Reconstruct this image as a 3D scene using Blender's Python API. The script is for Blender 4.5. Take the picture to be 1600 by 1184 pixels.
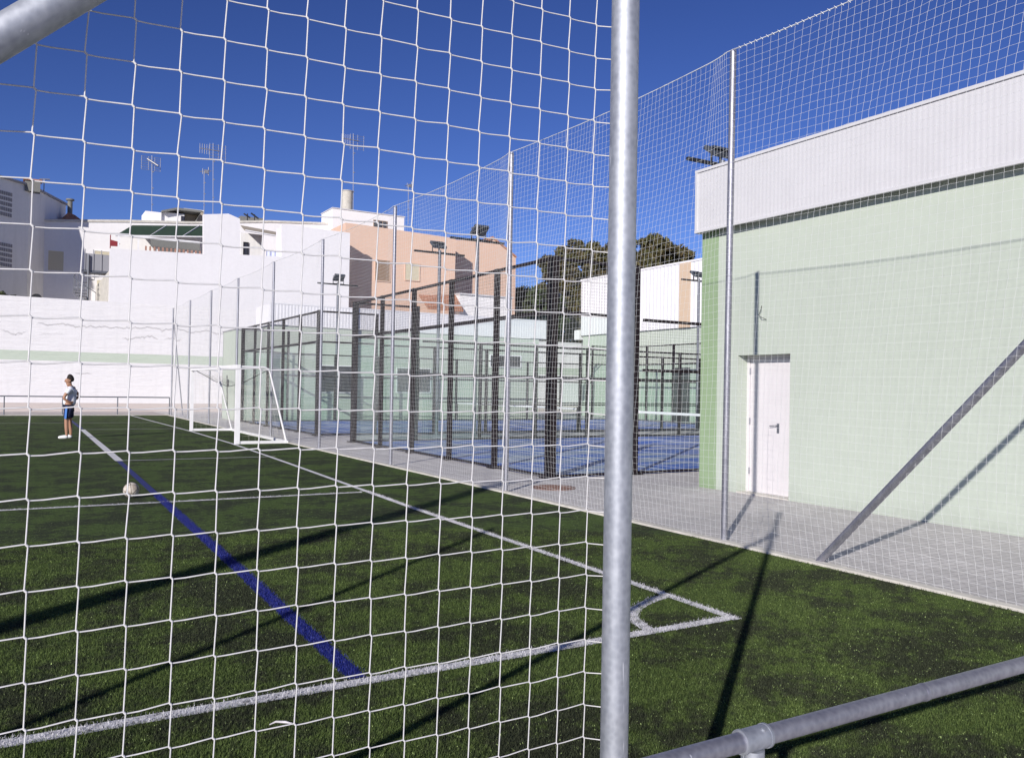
import bpy, bmesh, math, random
import numpy as np
from mathutils import Vector, Matrix
random.seed(7); rng = np.random.default_rng(7)
for o in list(bpy.data.objects): bpy.data.objects.remove(o)
S = bpy.context.scene; COL = S.collection
# ---------------------------------------------------------------- camera
F, YAW, PITCH, ROLL, EYE = 1307.0, 0.535376, 0.0117965, 0.0170512, 1.6
def cam_axes():
    f = np.array([math.sin(YAW)*math.cos(PITCH), math.cos(YAW)*math.cos(PITCH), math.sin(PITCH)])
    r = np.array([math.cos(YAW), -math.sin(YAW), 0.0]); u = np.cross(r, f)
    c, s = math.cos(ROLL), math.sin(ROLL)
    return c*r+s*u, -s*r+c*u, f
RT, UP, FW = cam_axes()
cd = bpy.data.cameras.new('camera'); cam = bpy.data.objects.new('camera', cd); COL.objects.link(cam)
cd.sensor_width = 36; cd.sensor_fit = 'HORIZONTAL'; cd.lens = F/1600*36
cd.clip_start = 0.05; cd.clip_end = 3000
m = Matrix.Identity(4)
for i in range(3):
    m[i][0] = RT[i]; m[i][1] = UP[i]; m[i][2] = -FW[i]
m[2][3] = EYE
cam.matrix_world = m; S.camera = cam
def gp(px, py, axis='z', val=0.0):
    """point of a world plane (axis = val) seen in the survey photograph at px, py"""
    d = RT*(px-800)/F - UP*(py-592)/F + FW
    o = np.array([0, 0, EYE]); i = 'xyz'.index(axis)
    return o + d*(val-o[i])/d[i]
# ---------------------------------------------------------------- light
SUN = Vector((3.41, 2.81, -1.77)).normalized()
ld = bpy.data.lights.new('sun', 'SUN'); ld.energy = 4.9; ld.angle = math.radians(0.5); ld.color = (1.0, 0.95, 0.88)
lo = bpy.data.objects.new('sun', ld); COL.objects.link(lo); lo.rotation_euler = SUN.to_track_quat('-Z', 'Y').to_euler()
W = bpy.data.worlds.new('World'); S.world = W; W.use_nodes = True
wn = W.node_tree.nodes; wl = W.node_tree.links
sky = wn.new('ShaderNodeTexSky'); sky.sky_type = 'NISHITA'; sky.sun_disc = False
sky.sun_elevation = math.radians(21.8); sky.sun_rotation = math.atan2(-SUN.x, -SUN.y)
sky.air_density = 1.0; sky.dust_density = 0.0; sky.ozone_density = 4.0; sky.altitude = 400
bg = wn['Background']; bg.inputs['Strength'].default_value = 0.06
tint = wn.new('ShaderNodeMix'); tint.data_type = 'RGBA'; tint.blend_type = 'MULTIPLY'; tint.inputs[0].default_value = 1.0
tint.inputs[7].default_value = (.55, .49, .70, 1); gm = wn.new('ShaderNodeGamma'); gm.inputs[1].default_value = 1.4; wl.new(sky.outputs[0], gm.inputs[0]); wl.new(gm.outputs[0], tint.inputs[6]); wl.new(tint.outputs[2], bg.inputs[0])
S.view_settings.view_transform = 'Standard'; S.view_settings.look = 'None'
S.view_settings.exposure = 0.1; S.view_settings.gamma = 1.0
S.render.engine = 'CYCLES'
S.cycles.transparent_max_bounces = 32; S.cycles.max_bounces = 8
# ---------------------------------------------------------------- materials
def mat(name, col, rough=0.8, metal=0.0, var=0.0, vscale=3.0, col2=None, bump=0.0, bscale=40.0, spec=0.5, detail=5, stretch=None):
    M = bpy.data.materials.new(name); M.use_nodes = True
    nt = M.node_tree; N = nt.nodes; L = nt.links; b = N['Principled BSDF']
    b.inputs['Base Color'].default_value = (*col, 1); b.inputs['Roughness'].default_value = rough
    b.inputs['Metallic'].default_value = metal; b.inputs['Specular IOR Level'].default_value = spec
    tc = N.new('ShaderNodeTexCoord'); src = tc.outputs['Object']
    if stretch:
        mp = N.new('ShaderNodeMapping'); mp.inputs['Scale'].default_value = stretch; L.new(src, mp.inputs[0]); src = mp.outputs[0]
    if var or col2:
        n = N.new('ShaderNodeTexNoise'); n.inputs['Scale'].default_value = vscale; n.inputs['Detail'].default_value = detail; n.inputs['Roughness'].default_value = .62
        L.new(src, n.inputs['Vector'])
        cr = N.new('ShaderNodeValToRGB'); e = cr.color_ramp.elements
        e[0].position = .34; e[1].position = .68
        c2 = col2 or tuple(min(1, c*(1+var)) for c in col); c1 = col if col2 else tuple(c*(1-var) for c in col)
        e[0].color = (*c1, 1); e[1].color = (*c2, 1)
        L.new(n.outputs[0], cr.inputs[0]); L.new(cr.outputs[0], b.inputs['Base Color'])
    if bump:
        n2 = N.new('ShaderNodeTexNoise'); n2.inputs['Scale'].default_value = bscale; n2.inputs['Detail'].default_value = 6
        L.new(src, n2.inputs['Vector'])
        bm_ = N.new('ShaderNodeBump'); bm_.inputs['Strength'].default_value = bump; bm_.inputs['Distance'].default_value = .01
        L.new(n2.outputs[0], bm_.inputs['Height']); L.new(bm_.outputs[0], b.inputs['Normal'])
    return M
def nmath(nt, op, a, b=None, clamp=False):
    n = nt.nodes.new('ShaderNodeMath'); n.operation = op; n.use_clamp = clamp
    for i, v in enumerate((a, b)):
        if v is None: continue
        if isinstance(v, (int, float)): n.inputs[i].default_value = v
        else: nt.links.new(v, n.inputs[i])
    return n.outputs[0]
def nmix(nt, fac, a, b):
    n = nt.nodes.new('ShaderNodeMix'); n.data_type = 'RGBA'
    if isinstance(fac, (int, float)): n.inputs[0].default_value = fac
    else: nt.links.new(fac, n.inputs[0])
    for i, v in ((6, a), (7, b)):
        if isinstance(v, tuple): n.inputs[i].default_value = (*v, 1)
        else: nt.links.new(v, n.inputs[i])
    return n.outputs[2]
def ramp(nt, fac, stops):
    r = nt.nodes.new('ShaderNodeValToRGB'); e = r.color_ramp.elements
    while len(e) < len(stops): e.new(.5)
    for i, (p, c) in enumerate(stops):
        e[i].position = p; e[i].color = (*c, 1) if isinstance(c, tuple) else (c, c, c, 1)
    nt.links.new(fac, r.inputs[0]); return r.outputs[0]
def noise(nt, vec, scale, detail=4, rough=.55):
    n = nt.nodes.new('ShaderNodeTexNoise'); n.inputs['Scale'].default_value = scale; n.inputs['Detail'].default_value = detail
    n.inputs['Roughness'].default_value = rough; nt.links.new(vec, n.inputs['Vector']); return n.outputs[0]
def base_mat(name, rough=.8, spec=.5):
    M = bpy.data.materials.new(name); M.use_nodes = True; nt = M.node_tree
    b = nt.nodes['Principled BSDF']; b.inputs['Roughness'].default_value = rough; b.inputs['Specular IOR Level'].default_value = spec
    tc = nt.nodes.new('ShaderNodeTexCoord'); return M, nt, b, tc.outputs['Object']
def bumpn(nt, b, h, strength, dist=.01):
    n = nt.nodes.new('ShaderNodeBump'); n.inputs['Strength'].default_value = strength; n.inputs['Distance'].default_value = dist
    nt.links.new(h, n.inputs['Height']); nt.links.new(n.outputs[0], b.inputs['Normal'])
def sepxyz(nt, v):
    s = nt.nodes.new('ShaderNodeSeparateXYZ'); nt.links.new(v, s.inputs[0]); return s.outputs

def turf_mat(name, g1, g2, rub, fine=160):
    M, nt, b, P = base_mat(name, .9, .08)
    patch = noise(nt, P, 1.15, 7, .72); mid = noise(nt, P, 9, 5, .7); fib = noise(nt, P, fine, 3, .7); glint_fleck = noise(nt, P, 62, 2, .6); lump = noise(nt, P, 24, 3, .7)
    g = nmix(nt, ramp(nt, fib, [(.36, 0.), (.66, 1.)]), g1, g2)
    pm = ramp(nt, nmath(nt, 'ADD', nmath(nt, 'MULTIPLY', patch, .66), nmath(nt, 'MULTIPLY', mid, .34)), [(.455, 1.), (.535, 0.)])
    c = nmix(nt, nmath(nt, 'MULTIPLY', pm, .85), g, rub)
    c = nmix(nt, ramp(nt, lump, [(.36, .42), (.52, 0.)]), c, tuple(x*.45 for x in rub))
    c = nmix(nt, ramp(nt, glint_fleck, [(.655, 0.), (.72, .8)]), c, tuple(min(1, x*3.4+.10) for x in g2))  # pale specks: glints on the fibres put into the colour
    nt.links.new(c, b.inputs['Base Color']); bumpn(nt, b, fib, .45, .02)
    return M
M_turf = turf_mat('artificial_turf', (.038, .064, .018), (.125, .180, .054), (.034, .038, .027))
M_blade = turf_mat('turf_blade', (.045, .074, .021), (.150, .202, .062), (.036, .038, .030), 90)
def line_mat(name, c1, c2, under, cover=.5):
    M, nt, b, P = base_mat(name, .6, .3)
    n = noise(nt, P, 38, 4, .75); big = noise(nt, P, 5, 3)
    f = ramp(nt, nmath(nt, 'ADD', n, nmath(nt, 'MULTIPLY', nmath(nt, 'SUBTRACT', big, .5), .25)), [(cover-.09, 0.), (cover+.01, 1.)])
    c = nmix(nt, f, under, nmix(nt, noise(nt, P, 30, 2), c1, c2)); nt.links.new(c, b.inputs['Base Color']); bumpn(nt, b, n, .8, .02)
    return M
M_line = line_mat('white_line_fibre', (.62, .61, .62), (.84, .83, .84), (.05, .05, .055), .40)
M_lineb = line_mat('white_blade', (.50, .49, .53), (.74, .73, .77), (.035, .035, .04), .46)
M_blue = line_mat('blue_line_fibre', (.008, .014, .13), (.014, .024, .22), (.006, .010, .03), .44)
M_blueb = mat('blue_blade', (.010, .018, .19), .6, var=.4, vscale=80)

def paver_mat(name, base, joint, var, w=.2, h=.1):
    M, nt, b, P = base_mat(name, .85, .3)
    br = nt.nodes.new('ShaderNodeTexBrick'); nt.links.new(P, br.inputs['Vector'])
    br.inputs['Scale'].default_value = 1; br.inputs['Brick Width'].default_value = w; br.inputs['Row Height'].default_value = h
    br.inputs['Mortar Size'].default_value = .006; br.inputs['Mortar Smooth'].default_value = .3
    br.inputs['Color1'].default_value = (*base, 1); br.inputs['Color2'].default_value = (*tuple(x*(1-var) for x in base), 1); br.inputs['Mortar'].default_value = (*joint, 1)
    st = noise(nt, P, .7, 6, .65)
    c = nmix(nt, ramp(nt, st, [(.38, 0.), (.62, .55)]), br.outputs[0], tuple(x*.62 for x in base))
    c = nmix(nt, ramp(nt, noise(nt, P, 60, 3), [(.35, .35), (.6, 0.)]), c, tuple(x*.6 for x in base))
    nt.links.new(c, b.inputs['Base Color']); bumpn(nt, b, br.outputs['Fac'], -.5, .004)
    return M
M_pave = paver_mat('grey_pavers', (.68, .65, .645), (.32, .30, .30), .18)
M_farpave = paver_mat('beige_pavers', (.52, .47, .46), (.34, .30, .30), .12, .4, .4)
M_kerb = mat('kerb_concrete', (.60, .57, .52), .9, var=.15, vscale=5, bump=.3)
M_earth = mat('bare_ground', (.30, .27, .23), .95, var=.2, vscale=.4)

def padel_mat():
    M, nt, b, P = base_mat('blue_padel_turf', .8, .2)
    mp = nt.nodes.new('ShaderNodeMapping'); mp.inputs['Scale'].default_value = (.35, 1.3, 1); nt.links.new(P, mp.inputs[0])
    n = noise(nt, mp.outputs[0], 1.3, 6, .65); f = noise(nt, P, 90, 3)
    c = nmix(nt, ramp(nt, n, [(.44, 0.), (.57, .82)]), nmix(nt, f, (.045, .115, .52), (.09, .20, .72)), (.52, .52, .58))
    nt.links.new(c, b.inputs['Base Color']); return M
M_padel = padel_mat()

def galv(name, c1, c2, metal=.75, rough=.42):
    M, nt, b, P = base_mat(name, rough)
    b.inputs['Metallic'].default_value = metal
    mp = nt.nodes.new('ShaderNodeMapping'); mp.inputs['Scale'].default_value = (1, 1, .25); nt.links.new(P, mp.inputs[0])
    n = noise(nt, mp.outputs[0], 22, 6, .7); v = nt.nodes.new('ShaderNodeTexVoronoi'); v.inputs['Scale'].default_value = 70; nt.links.new(P, v.inputs['Vector'])
    f = nmath(nt, 'ADD', nmath(nt, 'MULTIPLY', n, .75), nmath(nt, 'MULTIPLY', v.outputs['Distance'], .3))
    c = nmix(nt, ramp(nt, f, [(.38, 0.), (.66, 1.)]), c1, c2)
    mp2 = nt.nodes.new('ShaderNodeMapping'); mp2.inputs['Scale'].default_value = (9, 9, .9); nt.links.new(P, mp2.inputs[0])
    scr = ramp(nt, noise(nt, mp2.outputs[0], 6, 2, .5), [(.735, 0.), (.76, .7)])
    c = nmix(nt, scr, c, (.85, .86, .9))
    nt.links.new(c, b.inputs['Base Color'])
    nt.links.new(nmath(nt, 'ADD', nmath(nt, 'MULTIPLY', n, .35), rough-.17), b.inputs['Roughness'])
    bumpn(nt, b, n, .12, .003)
    return M
M_galv = galv('galvanised_steel', (.34, .36, .41), (.46, .48, .53), .72, .60)
M_galv2 = galv('weathered_shaded_steel', (.27, .27, .32), (.38, .38, .43), .75, .5)  # dull steel; shade on the near handrail is put into this dark violet tone
M_rope = mat('white_nylon_cord', (.66, .65, .66), .6, var=.08, vscale=60)
M_rope2 = mat('thin_white_cord', (.74, .75, .76), .6)
M_white = mat('white_paint', (.80, .79, .81), .5, var=.05, vscale=4)
M_goalnet = mat('goal_net_cord', (.60, .58, .52), .8)
M_goalnetd = mat('dark_goal_cord', (.06, .06, .06), .8)
M_dark = mat('dark_maroon_steel', (.009, .004, .007), .75, var=.2, vscale=8)
M_mesh = mat('dark_wire_mesh', (.05, .045, .055), .5)
M_black = mat('black_metal', (.02, .02, .022), .5)
M_lampg = mat('grey_steel_pole', (.16, .17, .20), .5, .4)
M_led = mat('floodlight_glass', (.06, .07, .09), .15)

def glass_mat():
    M = bpy.data.materials.new('court_glass'); M.use_nodes = True; nt = M.node_tree; N = nt.nodes
    N.remove(N['Principled BSDF'])
    t = N.new('ShaderNodeBsdfTransparent'); t.inputs[0].default_value = (.93, .97, .955, 1)
    g = N.new('ShaderNodeBsdfGlossy'); g.inputs['Roughness'].default_value = .04
    lw = N.new('ShaderNodeLayerWeight'); lw.inputs['Blend'].default_value = .5
    frv = nmath(nt, 'ADD', nmath(nt, 'MULTIPLY', nmath(nt, 'POWER', lw.outputs['Facing'], 5.0), .5), .03)
    d = N.new('ShaderNodeBsdfDiffuse'); d.inputs[0].default_value = (.75, .80, .78, 1)
    m1 = N.new('ShaderNodeMixShader'); nt.links.new(frv, m1.inputs[0]); nt.links.new(t.outputs[0], m1.inputs[1]); nt.links.new(g.outputs[0], m1.inputs[2])
    m2 = N.new('ShaderNodeMixShader'); m2.inputs[0].default_value = .025; nt.links.new(m1.outputs[0], m2.inputs[1]); nt.links.new(d.outputs[0], m2.inputs[2])
    nt.links.new(m2.outputs[0], N['Material Output'].inputs[0]); return M
M_glass = glass_mat()
M_pane = mat('dark_window_pane', (.035, .035, .045), .2)

def render_wall(name, col, var=.05, crack=False, dirt=.25):
    M, nt, b, P = base_mat(name, .9, .2)
    n = noise(nt, P, .6, 6, .6); f = noise(nt, P, 25, 5)
    mp = nt.nodes.new('ShaderNodeMapping'); mp.inputs['Scale'].default_value = (2.2, 2.2, .18); nt.links.new(P, mp.inputs[0])
    st = noise(nt, mp.outputs[0], 1.4, 5, .6)
    c = nmix(nt, n, tuple(x*(1-var) for x in col), tuple(min(.93, x*(1+var)) for x in col))
    c = nmix(nt, ramp(nt, st, [(.50, 0.), (.72, dirt)]), c, tuple(x*.72 for x in col))
    c = nmix(nt, ramp(nt, noise(nt, P, 5, 7, .75), [(.42, .16), (.60, 0.)]), c, tuple(x*.78 for x in col))
    h = f
    if crack:
        X, Y, Z = sepxyz(nt, P)[:3]
        mp3 = nt.nodes.new('ShaderNodeMapping'); mp3.inputs['Scale'].default_value = (1, 0, 0); nt.links.new(P, mp3.inputs[0])
        tot = None
        for z0, amp, sc, lim in ((4.55, 1.5, .35, .44), (4.05, 1.6, .5, .52), (2.0, .5, .8, .60)):
            mp4 = nt.nodes.new('ShaderNodeMapping'); mp4.inputs['Scale'].default_value = (1, 0, 0); mp4.inputs['Location'].default_value = (z0*7, 0, 0); nt.links.new(P, mp4.inputs[0])
            w = noise(nt, mp4.outputs[0], sc, 9, .78)
            d = nmath(nt, 'ABSOLUTE', nmath(nt, 'SUBTRACT', nmath(nt, 'SUBTRACT', Z, z0), nmath(nt, 'MULTIPLY', nmath(nt, 'SUBTRACT', w, .5), amp)))
            ln = ramp(nt, d, [(.006, 1.), (.030, 0.)])
            vis = ramp(nt, noise(nt, mp4.outputs[0], .33, 2), [(lim-.03, 0.), (lim+.02, 1.)])
            ln = nmath(nt, 'MULTIPLY', ln, vis)
            tot = ln if tot is None else nmath(nt, 'MAXIMUM', tot, ln)
        c = nmix(nt, nmath(nt, 'MULTIPLY', tot, .30), c, (.34, .32, .31))
        # painted green stripe and the pale beige dado near the ground
        stripe = nmath(nt, 'MULTIPLY', nmath(nt, 'GREATER_THAN', Z, 2.66), nmath(nt, 'LESS_THAN', Z, 3.16))
        c = nmix(nt, stripe, c, nmix(nt, n, (.50, .565, .48), (.55, .61, .53)))
        c = nmix(nt, nmath(nt, 'LESS_THAN', Z, .46), c, (.56, .50, .48))
        mp5 = nt.nodes.new('ShaderNodeMapping'); mp5.inputs['Scale'].default_value = (.3, 1, 2.2); nt.links.new(P, mp5.inputs[0])
        h = nmath(nt, 'ADD', nmath(nt, 'MULTIPLY', noise(nt, mp5.outputs[0], 2.6, 8, .7), 1.4), nmath(nt, 'MULTIPLY', tot, -1.0))
        bumpn(nt, b, h, .7, .05)
    else:
        bumpn(nt, b, h, .25, .004)
    if not crack:
        Zc = sepxyz(nt, P)[2]; spl = ramp(nt, nmath(nt, 'SUBTRACT', nmath(nt, 'MULTIPLY', noise(nt, P, 3.5, 6, .7), .55), Zc), [(.02, 0.), (.30, .38)])
        c = nmix(nt, spl, c, tuple(x*.62 for x in col))
        blot = ramp(nt, noise(nt, P, .35, 3, .5), [(.45, 0.), (.6, .10)]); c = nmix(nt, blot, c, tuple(x*.8 for x in col))
    nt.links.new(c, b.inputs['Base Color']); return M
M_bwall = render_wall('white_boundary_render', (.80, .78, .80), .03, True, .2)
M_wwall = render_wall('white_house_render', (.79, .77, .80), .03, False, .12)
M_wwall2 = render_wall('white_render_rear', (.84, .82, .83), .03, False, .12)
M_gwall = render_wall('pale_green_render', (.50, .55, .48), .035, False, .12)
M_gdark = render_wall('green_pilaster_paint', (.29, .39, .24), .04, False, .1)
M_grey = render_wall('grey_render', (.80, .79, .79), .05, False, .3)
M_peach = render_wall('peach_render', (.71, .50, .39), .04, False, .12)
M_fascia = mat('white_fascia_sheet', (.60, .59, .615), .5, var=.03, vscale=2)
M_clad = mat('white_far_cladding', (.76, .75, .77), .5, var=.03, vscale=2)
M_beige = mat('beige_sheet', (.58, .44, .32), .6)
M_soffit = mat('soffit_grey', (.35, .34, .36), .8)
M_door = mat('white_door_paint', (.68, .65, .67), .45, var=.03, vscale=3)
M_shut = mat('beige_roller_shutter', (.62, .56, .42), .7)
M_brown = mat('brown_shutter', (.28, .19, .13), .7)
M_awng = mat('dark_green_awning', (.02, .05, .028), .9, var=.2)
M_awnb = mat('beige_awning', (.42, .36, .28), .9)
M_tile = mat('terracotta_tile', (.42, .20, .12), .85, var=.3, vscale=6)
M_slat = mat('reddish_slat', (.36, .20, .15), .8)
M_tank = mat('cement_tank', (.50, .47, .42), .9, var=.15)
M_bark = mat('tree_bark', (.10, .075, .055), .95, var=.3, vscale=6, bump=.5)
M_antenna = mat('aluminium_antenna', (.34, .34, .37), .4, .5)
M_rust = mat('rusty_cast_iron', (.20, .12, .10), .8, var=.3, vscale=30)
M_iron = mat('grey_cast_iron', (.18, .18, .17), .8, var=.2, vscale=30)
def leafmat(name, c1, c2, c3):
    M, nt, b, P = base_mat(name, .7, .25)
    n = noise(nt, P, .8, 4, .6); n2 = noise(nt, P, 9, 2)
    c = nmix(nt, ramp(nt, n, [(.4, 0.), (.62, 1.)]), nmix(nt, n2, c1, c2), c3); nt.links.new(c, b.inputs['Base Color']); return M
M_leaf = leafmat('olive_brown_foliage', (.050, .058, .018), (.125, .115, .045), (.095, .070, .034))
M_leaf2 = leafmat('green_foliage', (.035, .055, .018), (.07, .10, .03), (.05, .06, .025))
# ---------------------------------------------------------------- mesh helpers
class MB:
    def __init__(s): s.v = []; s.f = []; s.n = 0; s.sm = []
    def add(s, v, f, smooth=False):
        v = np.asarray(v, float); s.v.append(v); f = np.asarray(f, int)
        s.f.append((f + s.n)); s.n += len(v); s.sm.append(np.full(len(f), smooth)); return s
    def box(s, c, d, rz=0.0):
        c = np.array(c, float); d = np.array(d, float)/2
        v = np.array([[x, y, z] for x in (-1, 1) for y in (-1, 1) for z in (-1, 1)])*d
        if rz:
            a, b = math.cos(rz), math.sin(rz); v = np.stack([v[:, 0]*a-v[:, 1]*b, v[:, 0]*b+v[:, 1]*a, v[:, 2]], 1)
        return s.add(v+c, [[0, 1, 3, 2], [4, 6, 7, 5], [0, 4, 5, 1], [2, 3, 7, 6], [0, 2, 6, 4], [1, 5, 7, 3]])
    def b2(s, p, q):
        p = np.array(p, float); q = np.array(q, float); return s.box((p+q)/2, np.abs(q-p))
    def tube(s, pts, r, n=10, smooth=True, caps=True):
        pts = [Vector(p) for p in pts]; rs = r if hasattr(r, '__len__') else [r]*len(pts); V = []
        up = None
        for i, p in enumerate(pts):
            t = (pts[min(i+1, len(pts)-1)]-pts[max(i-1, 0)]).normalized()
            if up is None: up = Vector((0, 0, 1)) if abs(t.z) < .9 else Vector((1, 0, 0))
            a = t.cross(up).normalized(); b = a.cross(t).normalized(); up = b
            for k in range(n):
                w = 2*math.pi*k/n; V.append(p+(a*math.cos(w)+b*math.sin(w))*rs[i])
        Fc = []
        for i in range(len(pts)-1):
            for k in range(n):
                Fc.append([i*n+k, i*n+(k+1) % n, (i+1)*n+(k+1) % n, (i+1)*n+k])
        s.add([tuple(v) for v in V], Fc, smooth)
        if caps and n >= 4:
            for i0 in (0, len(pts)-1):
                cv = np.array([tuple(V[i0*n+k]) for k in range(n)]+[tuple(pts[i0])])
                s.add(cv, [[k, (k+1) % n, n, n] for k in range(n)], False)
        return s
    def poly(s, pts2, to3, depth):
        """closed 2D outline, to3 maps (u, v) to front point; extruded by vector depth"""
        s.polys = getattr(s, 'polys', []); s.polys.append(([to3(*p) for p in pts2], depth)); return s
    def build(s, name, m, parent=None, loc=None):
        me = bpy.data.meshes.new(name)
        if s.v:
            V = np.concatenate(s.v); 
            faces = [list(dict.fromkeys(r)) for a in s.f for r in a.tolist()]
        else: V = np.zeros((0, 3)); faces = []
        V = V.tolist()
        for pts, dep in getattr(s, 'polys', []):
            n = len(pts); k = len(V); dep = np.array(dep, float)
            V += [list(map(float, p)) for p in pts]+[list(map(float, np.array(p)+dep)) for p in pts]
            faces.append([k+i for i in range(n)]); faces.append([k+n+i for i in reversed(range(n))])
            for i in range(n): faces.append([k+i, k+n+i, k+n+(i+1) % n, k+(i+1) % n])
        if loc is not None: V = (np.array(V)-np.array(loc)).tolist()
        me.from_pydata(V, [], faces); me.validate()
        sm = np.concatenate(s.sm) if s.sm else np.zeros(0, bool)
        sm = np.concatenate([sm, np.zeros(len(me.polygons)-len(sm), bool)]) if len(me.polygons) >= len(sm) else sm[:len(me.polygons)]
        me.polygons.foreach_set('use_smooth', sm); 
        bm = bmesh.new(); bm.from_mesh(me); bmesh.ops.recalc_face_normals(bm, faces=bm.faces); bm.to_mesh(me); bm.free()
        me.materials.append(m); return link(name, me, parent, loc)
def link(name, me, parent=None, loc=None):
    o = bpy.data.objects.new(name, me); COL.objects.link(o)
    if parent is not None:
        o.parent = parent
        if loc is not None: o.location = Vector(loc)-parent.location if True else loc
        else: o.matrix_parent_inverse = Matrix.Translation(-parent.location)
    elif loc is not None: o.location = loc
    return o
def fast(name, V, Q, m, parent=None, smooth=False):
    """big quad/tri mesh from numpy arrays"""
    me = bpy.data.meshes.new(name); V = np.ascontiguousarray(V, np.float32); Q = np.ascontiguousarray(Q, np.int32); k = Q.shape[1]
    me.vertices.add(len(V)); me.vertices.foreach_set('co', V.ravel())
    me.loops.add(Q.size); me.loops.foreach_set('vertex_index', Q.ravel())
    me.polygons.add(len(Q)); me.polygons.foreach_set('loop_start', np.arange(0, Q.size, k, dtype=np.int32))
    me.polygons.foreach_set('use_smooth', np.full(len(Q), smooth)); me.update(calc_edges=True); me.materials.append(m)
    return link(name, me, parent)
def strands(P, r, a, b, n=4):
    """P (N,M,3) polylines swept with a fixed frame a, b -> verts, quads"""
    P = np.asarray(P, float); N_, M_ = P.shape[:2]; w = 2*np.pi*(np.arange(n)+.5)/n
    ring = r*(np.cos(w)[:, None]*np.array(a)+np.sin(w)[:, None]*np.array(b))
    V = (P[:, :, None, :]+ring[None, None]).reshape(-1, 3)
    i = np.arange(N_)[:, None, None]; j = np.arange(M_-1)[None, :, None]; k = np.arange(n)[None, None, :]; k2 = (k+1) % n
    base = (i*M_+j)*n; q = np.stack(np.broadcast_arrays(base+k, base+k2, base+n+k2, base+n+k), -1).reshape(-1, 4)
    return V, q
def join(parts):
    V = []; Q = []; k = 0
    for v, q in parts: V.append(v); Q.append(q+k); k += len(v)
    return np.concatenate(V), np.concatenate(Q)
def tag(o, label=None, cat=None, group=None, kind=None):
    if label: o['label'] = label
    if cat: o['category'] = cat
    if group: o['group'] = group
    if kind: o['kind'] = kind
    return o
def empty(name, loc, label, cat, group=None):
    o = bpy.data.objects.new(name, None); COL.objects.link(o); o.location = loc; o.empty_display_size = .2
    return tag(o, label, cat, group)
def sheet(name, pts, z, m, label=None, kind='structure', bottom=None):
    mb = MB(); mb.poly([tuple(p) for p in pts], lambda u, v: np.array([u, v, z]), (0, 0, (bottom if bottom is not None else z-.003)-z))
    o = mb.build(name, m); tag(o, label, None, None, kind); return o
def flat(name, pts, z, m, label=None):
    me = bpy.data.meshes.new(name); me.from_pydata([(x, y, z) for x, y in pts], [], [list(range(len(pts)))]); me.update(); me.materials.append(m)
    o = link(name, me); tag(o, label, None, None, 'structure'); return o
# ================================================================ ground
XK = 6.46                                     # turf edge / kerb line
flat('ground', [(-400, -300), (500, -300), (500, 700), (-400, 700)], -.012, M_earth, 'bare ground around the sports ground')
flat('pavement', [(XK+.10, -12), (60, -12), (60, 50), (XK+.10, 50)], .0, M_pave, 'light grey block paving between the pitch and the green hall')
flat('far_pavement', [(-70, 44.36), (XK+.10, 44.36), (XK+.10, 50), (-70, 50)], .0, M_farpave, 'beige paving strip at the foot of the white boundary wall')
flat('near_pavement', [(-40, -12), (XK, -12), (XK, 1.25), (-40, 1.25)], .0, M_pave, 'grey paving beside the near end of the pitch')
flat('turf', [(-70, 1.25), (XK, 1.25), (XK, 44.26), (-70, 44.26)], .004, M_turf, 'dark green artificial turf of the football pitch')
kb = MB(); y = -12.0
while y < 44.2:
    kb.b2((XK, y+.004, -.05), (XK+.10, y+.996, .028)); y += 1.0
tag(kb.build('kerb', M_kerb), 'pale concrete kerb along the turf edge', None, None, 'structure')
kb = MB(); x = -69.0
while x < XK+.05:
    kb.b2((x+.004, 44.26, -.05), (min(x+.996, XK+.10), 44.36, .028)); x += 1.0
tag(kb.build('far_kerb', M_kerb), 'pale concrete kerb at the far end of the turf', None, None, 'structure')

# turf blades near the viewer, and blades on the painted lines
def blades(n, fpos, h, w, lean=.5):
    P = fpos(n); n = len(P); th = rng.uniform(0, 2*np.pi, n); la = rng.uniform(0, lean, n); ld_ = rng.uniform(0, 2*np.pi, n)
    hh = h*rng.uniform(.6, 1.3, n); ww = w*rng.uniform(.7, 1.3, n)*.5
    a = P.copy(); b = P.copy(); c = P.copy()
    a[:, 0] += np.cos(th)*ww; a[:, 1] += np.sin(th)*ww; b[:, 0] -= np.cos(th)*ww; b[:, 1] -= np.sin(th)*ww
    c[:, 0] += np.cos(ld_)*la*hh; c[:, 1] += np.sin(ld_)*la*hh; c[:, 2] += hh
    V = np.stack([a, b, c], 1).reshape(-1, 3); return V, np.arange(3*n).reshape(-1, 3)
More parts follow.
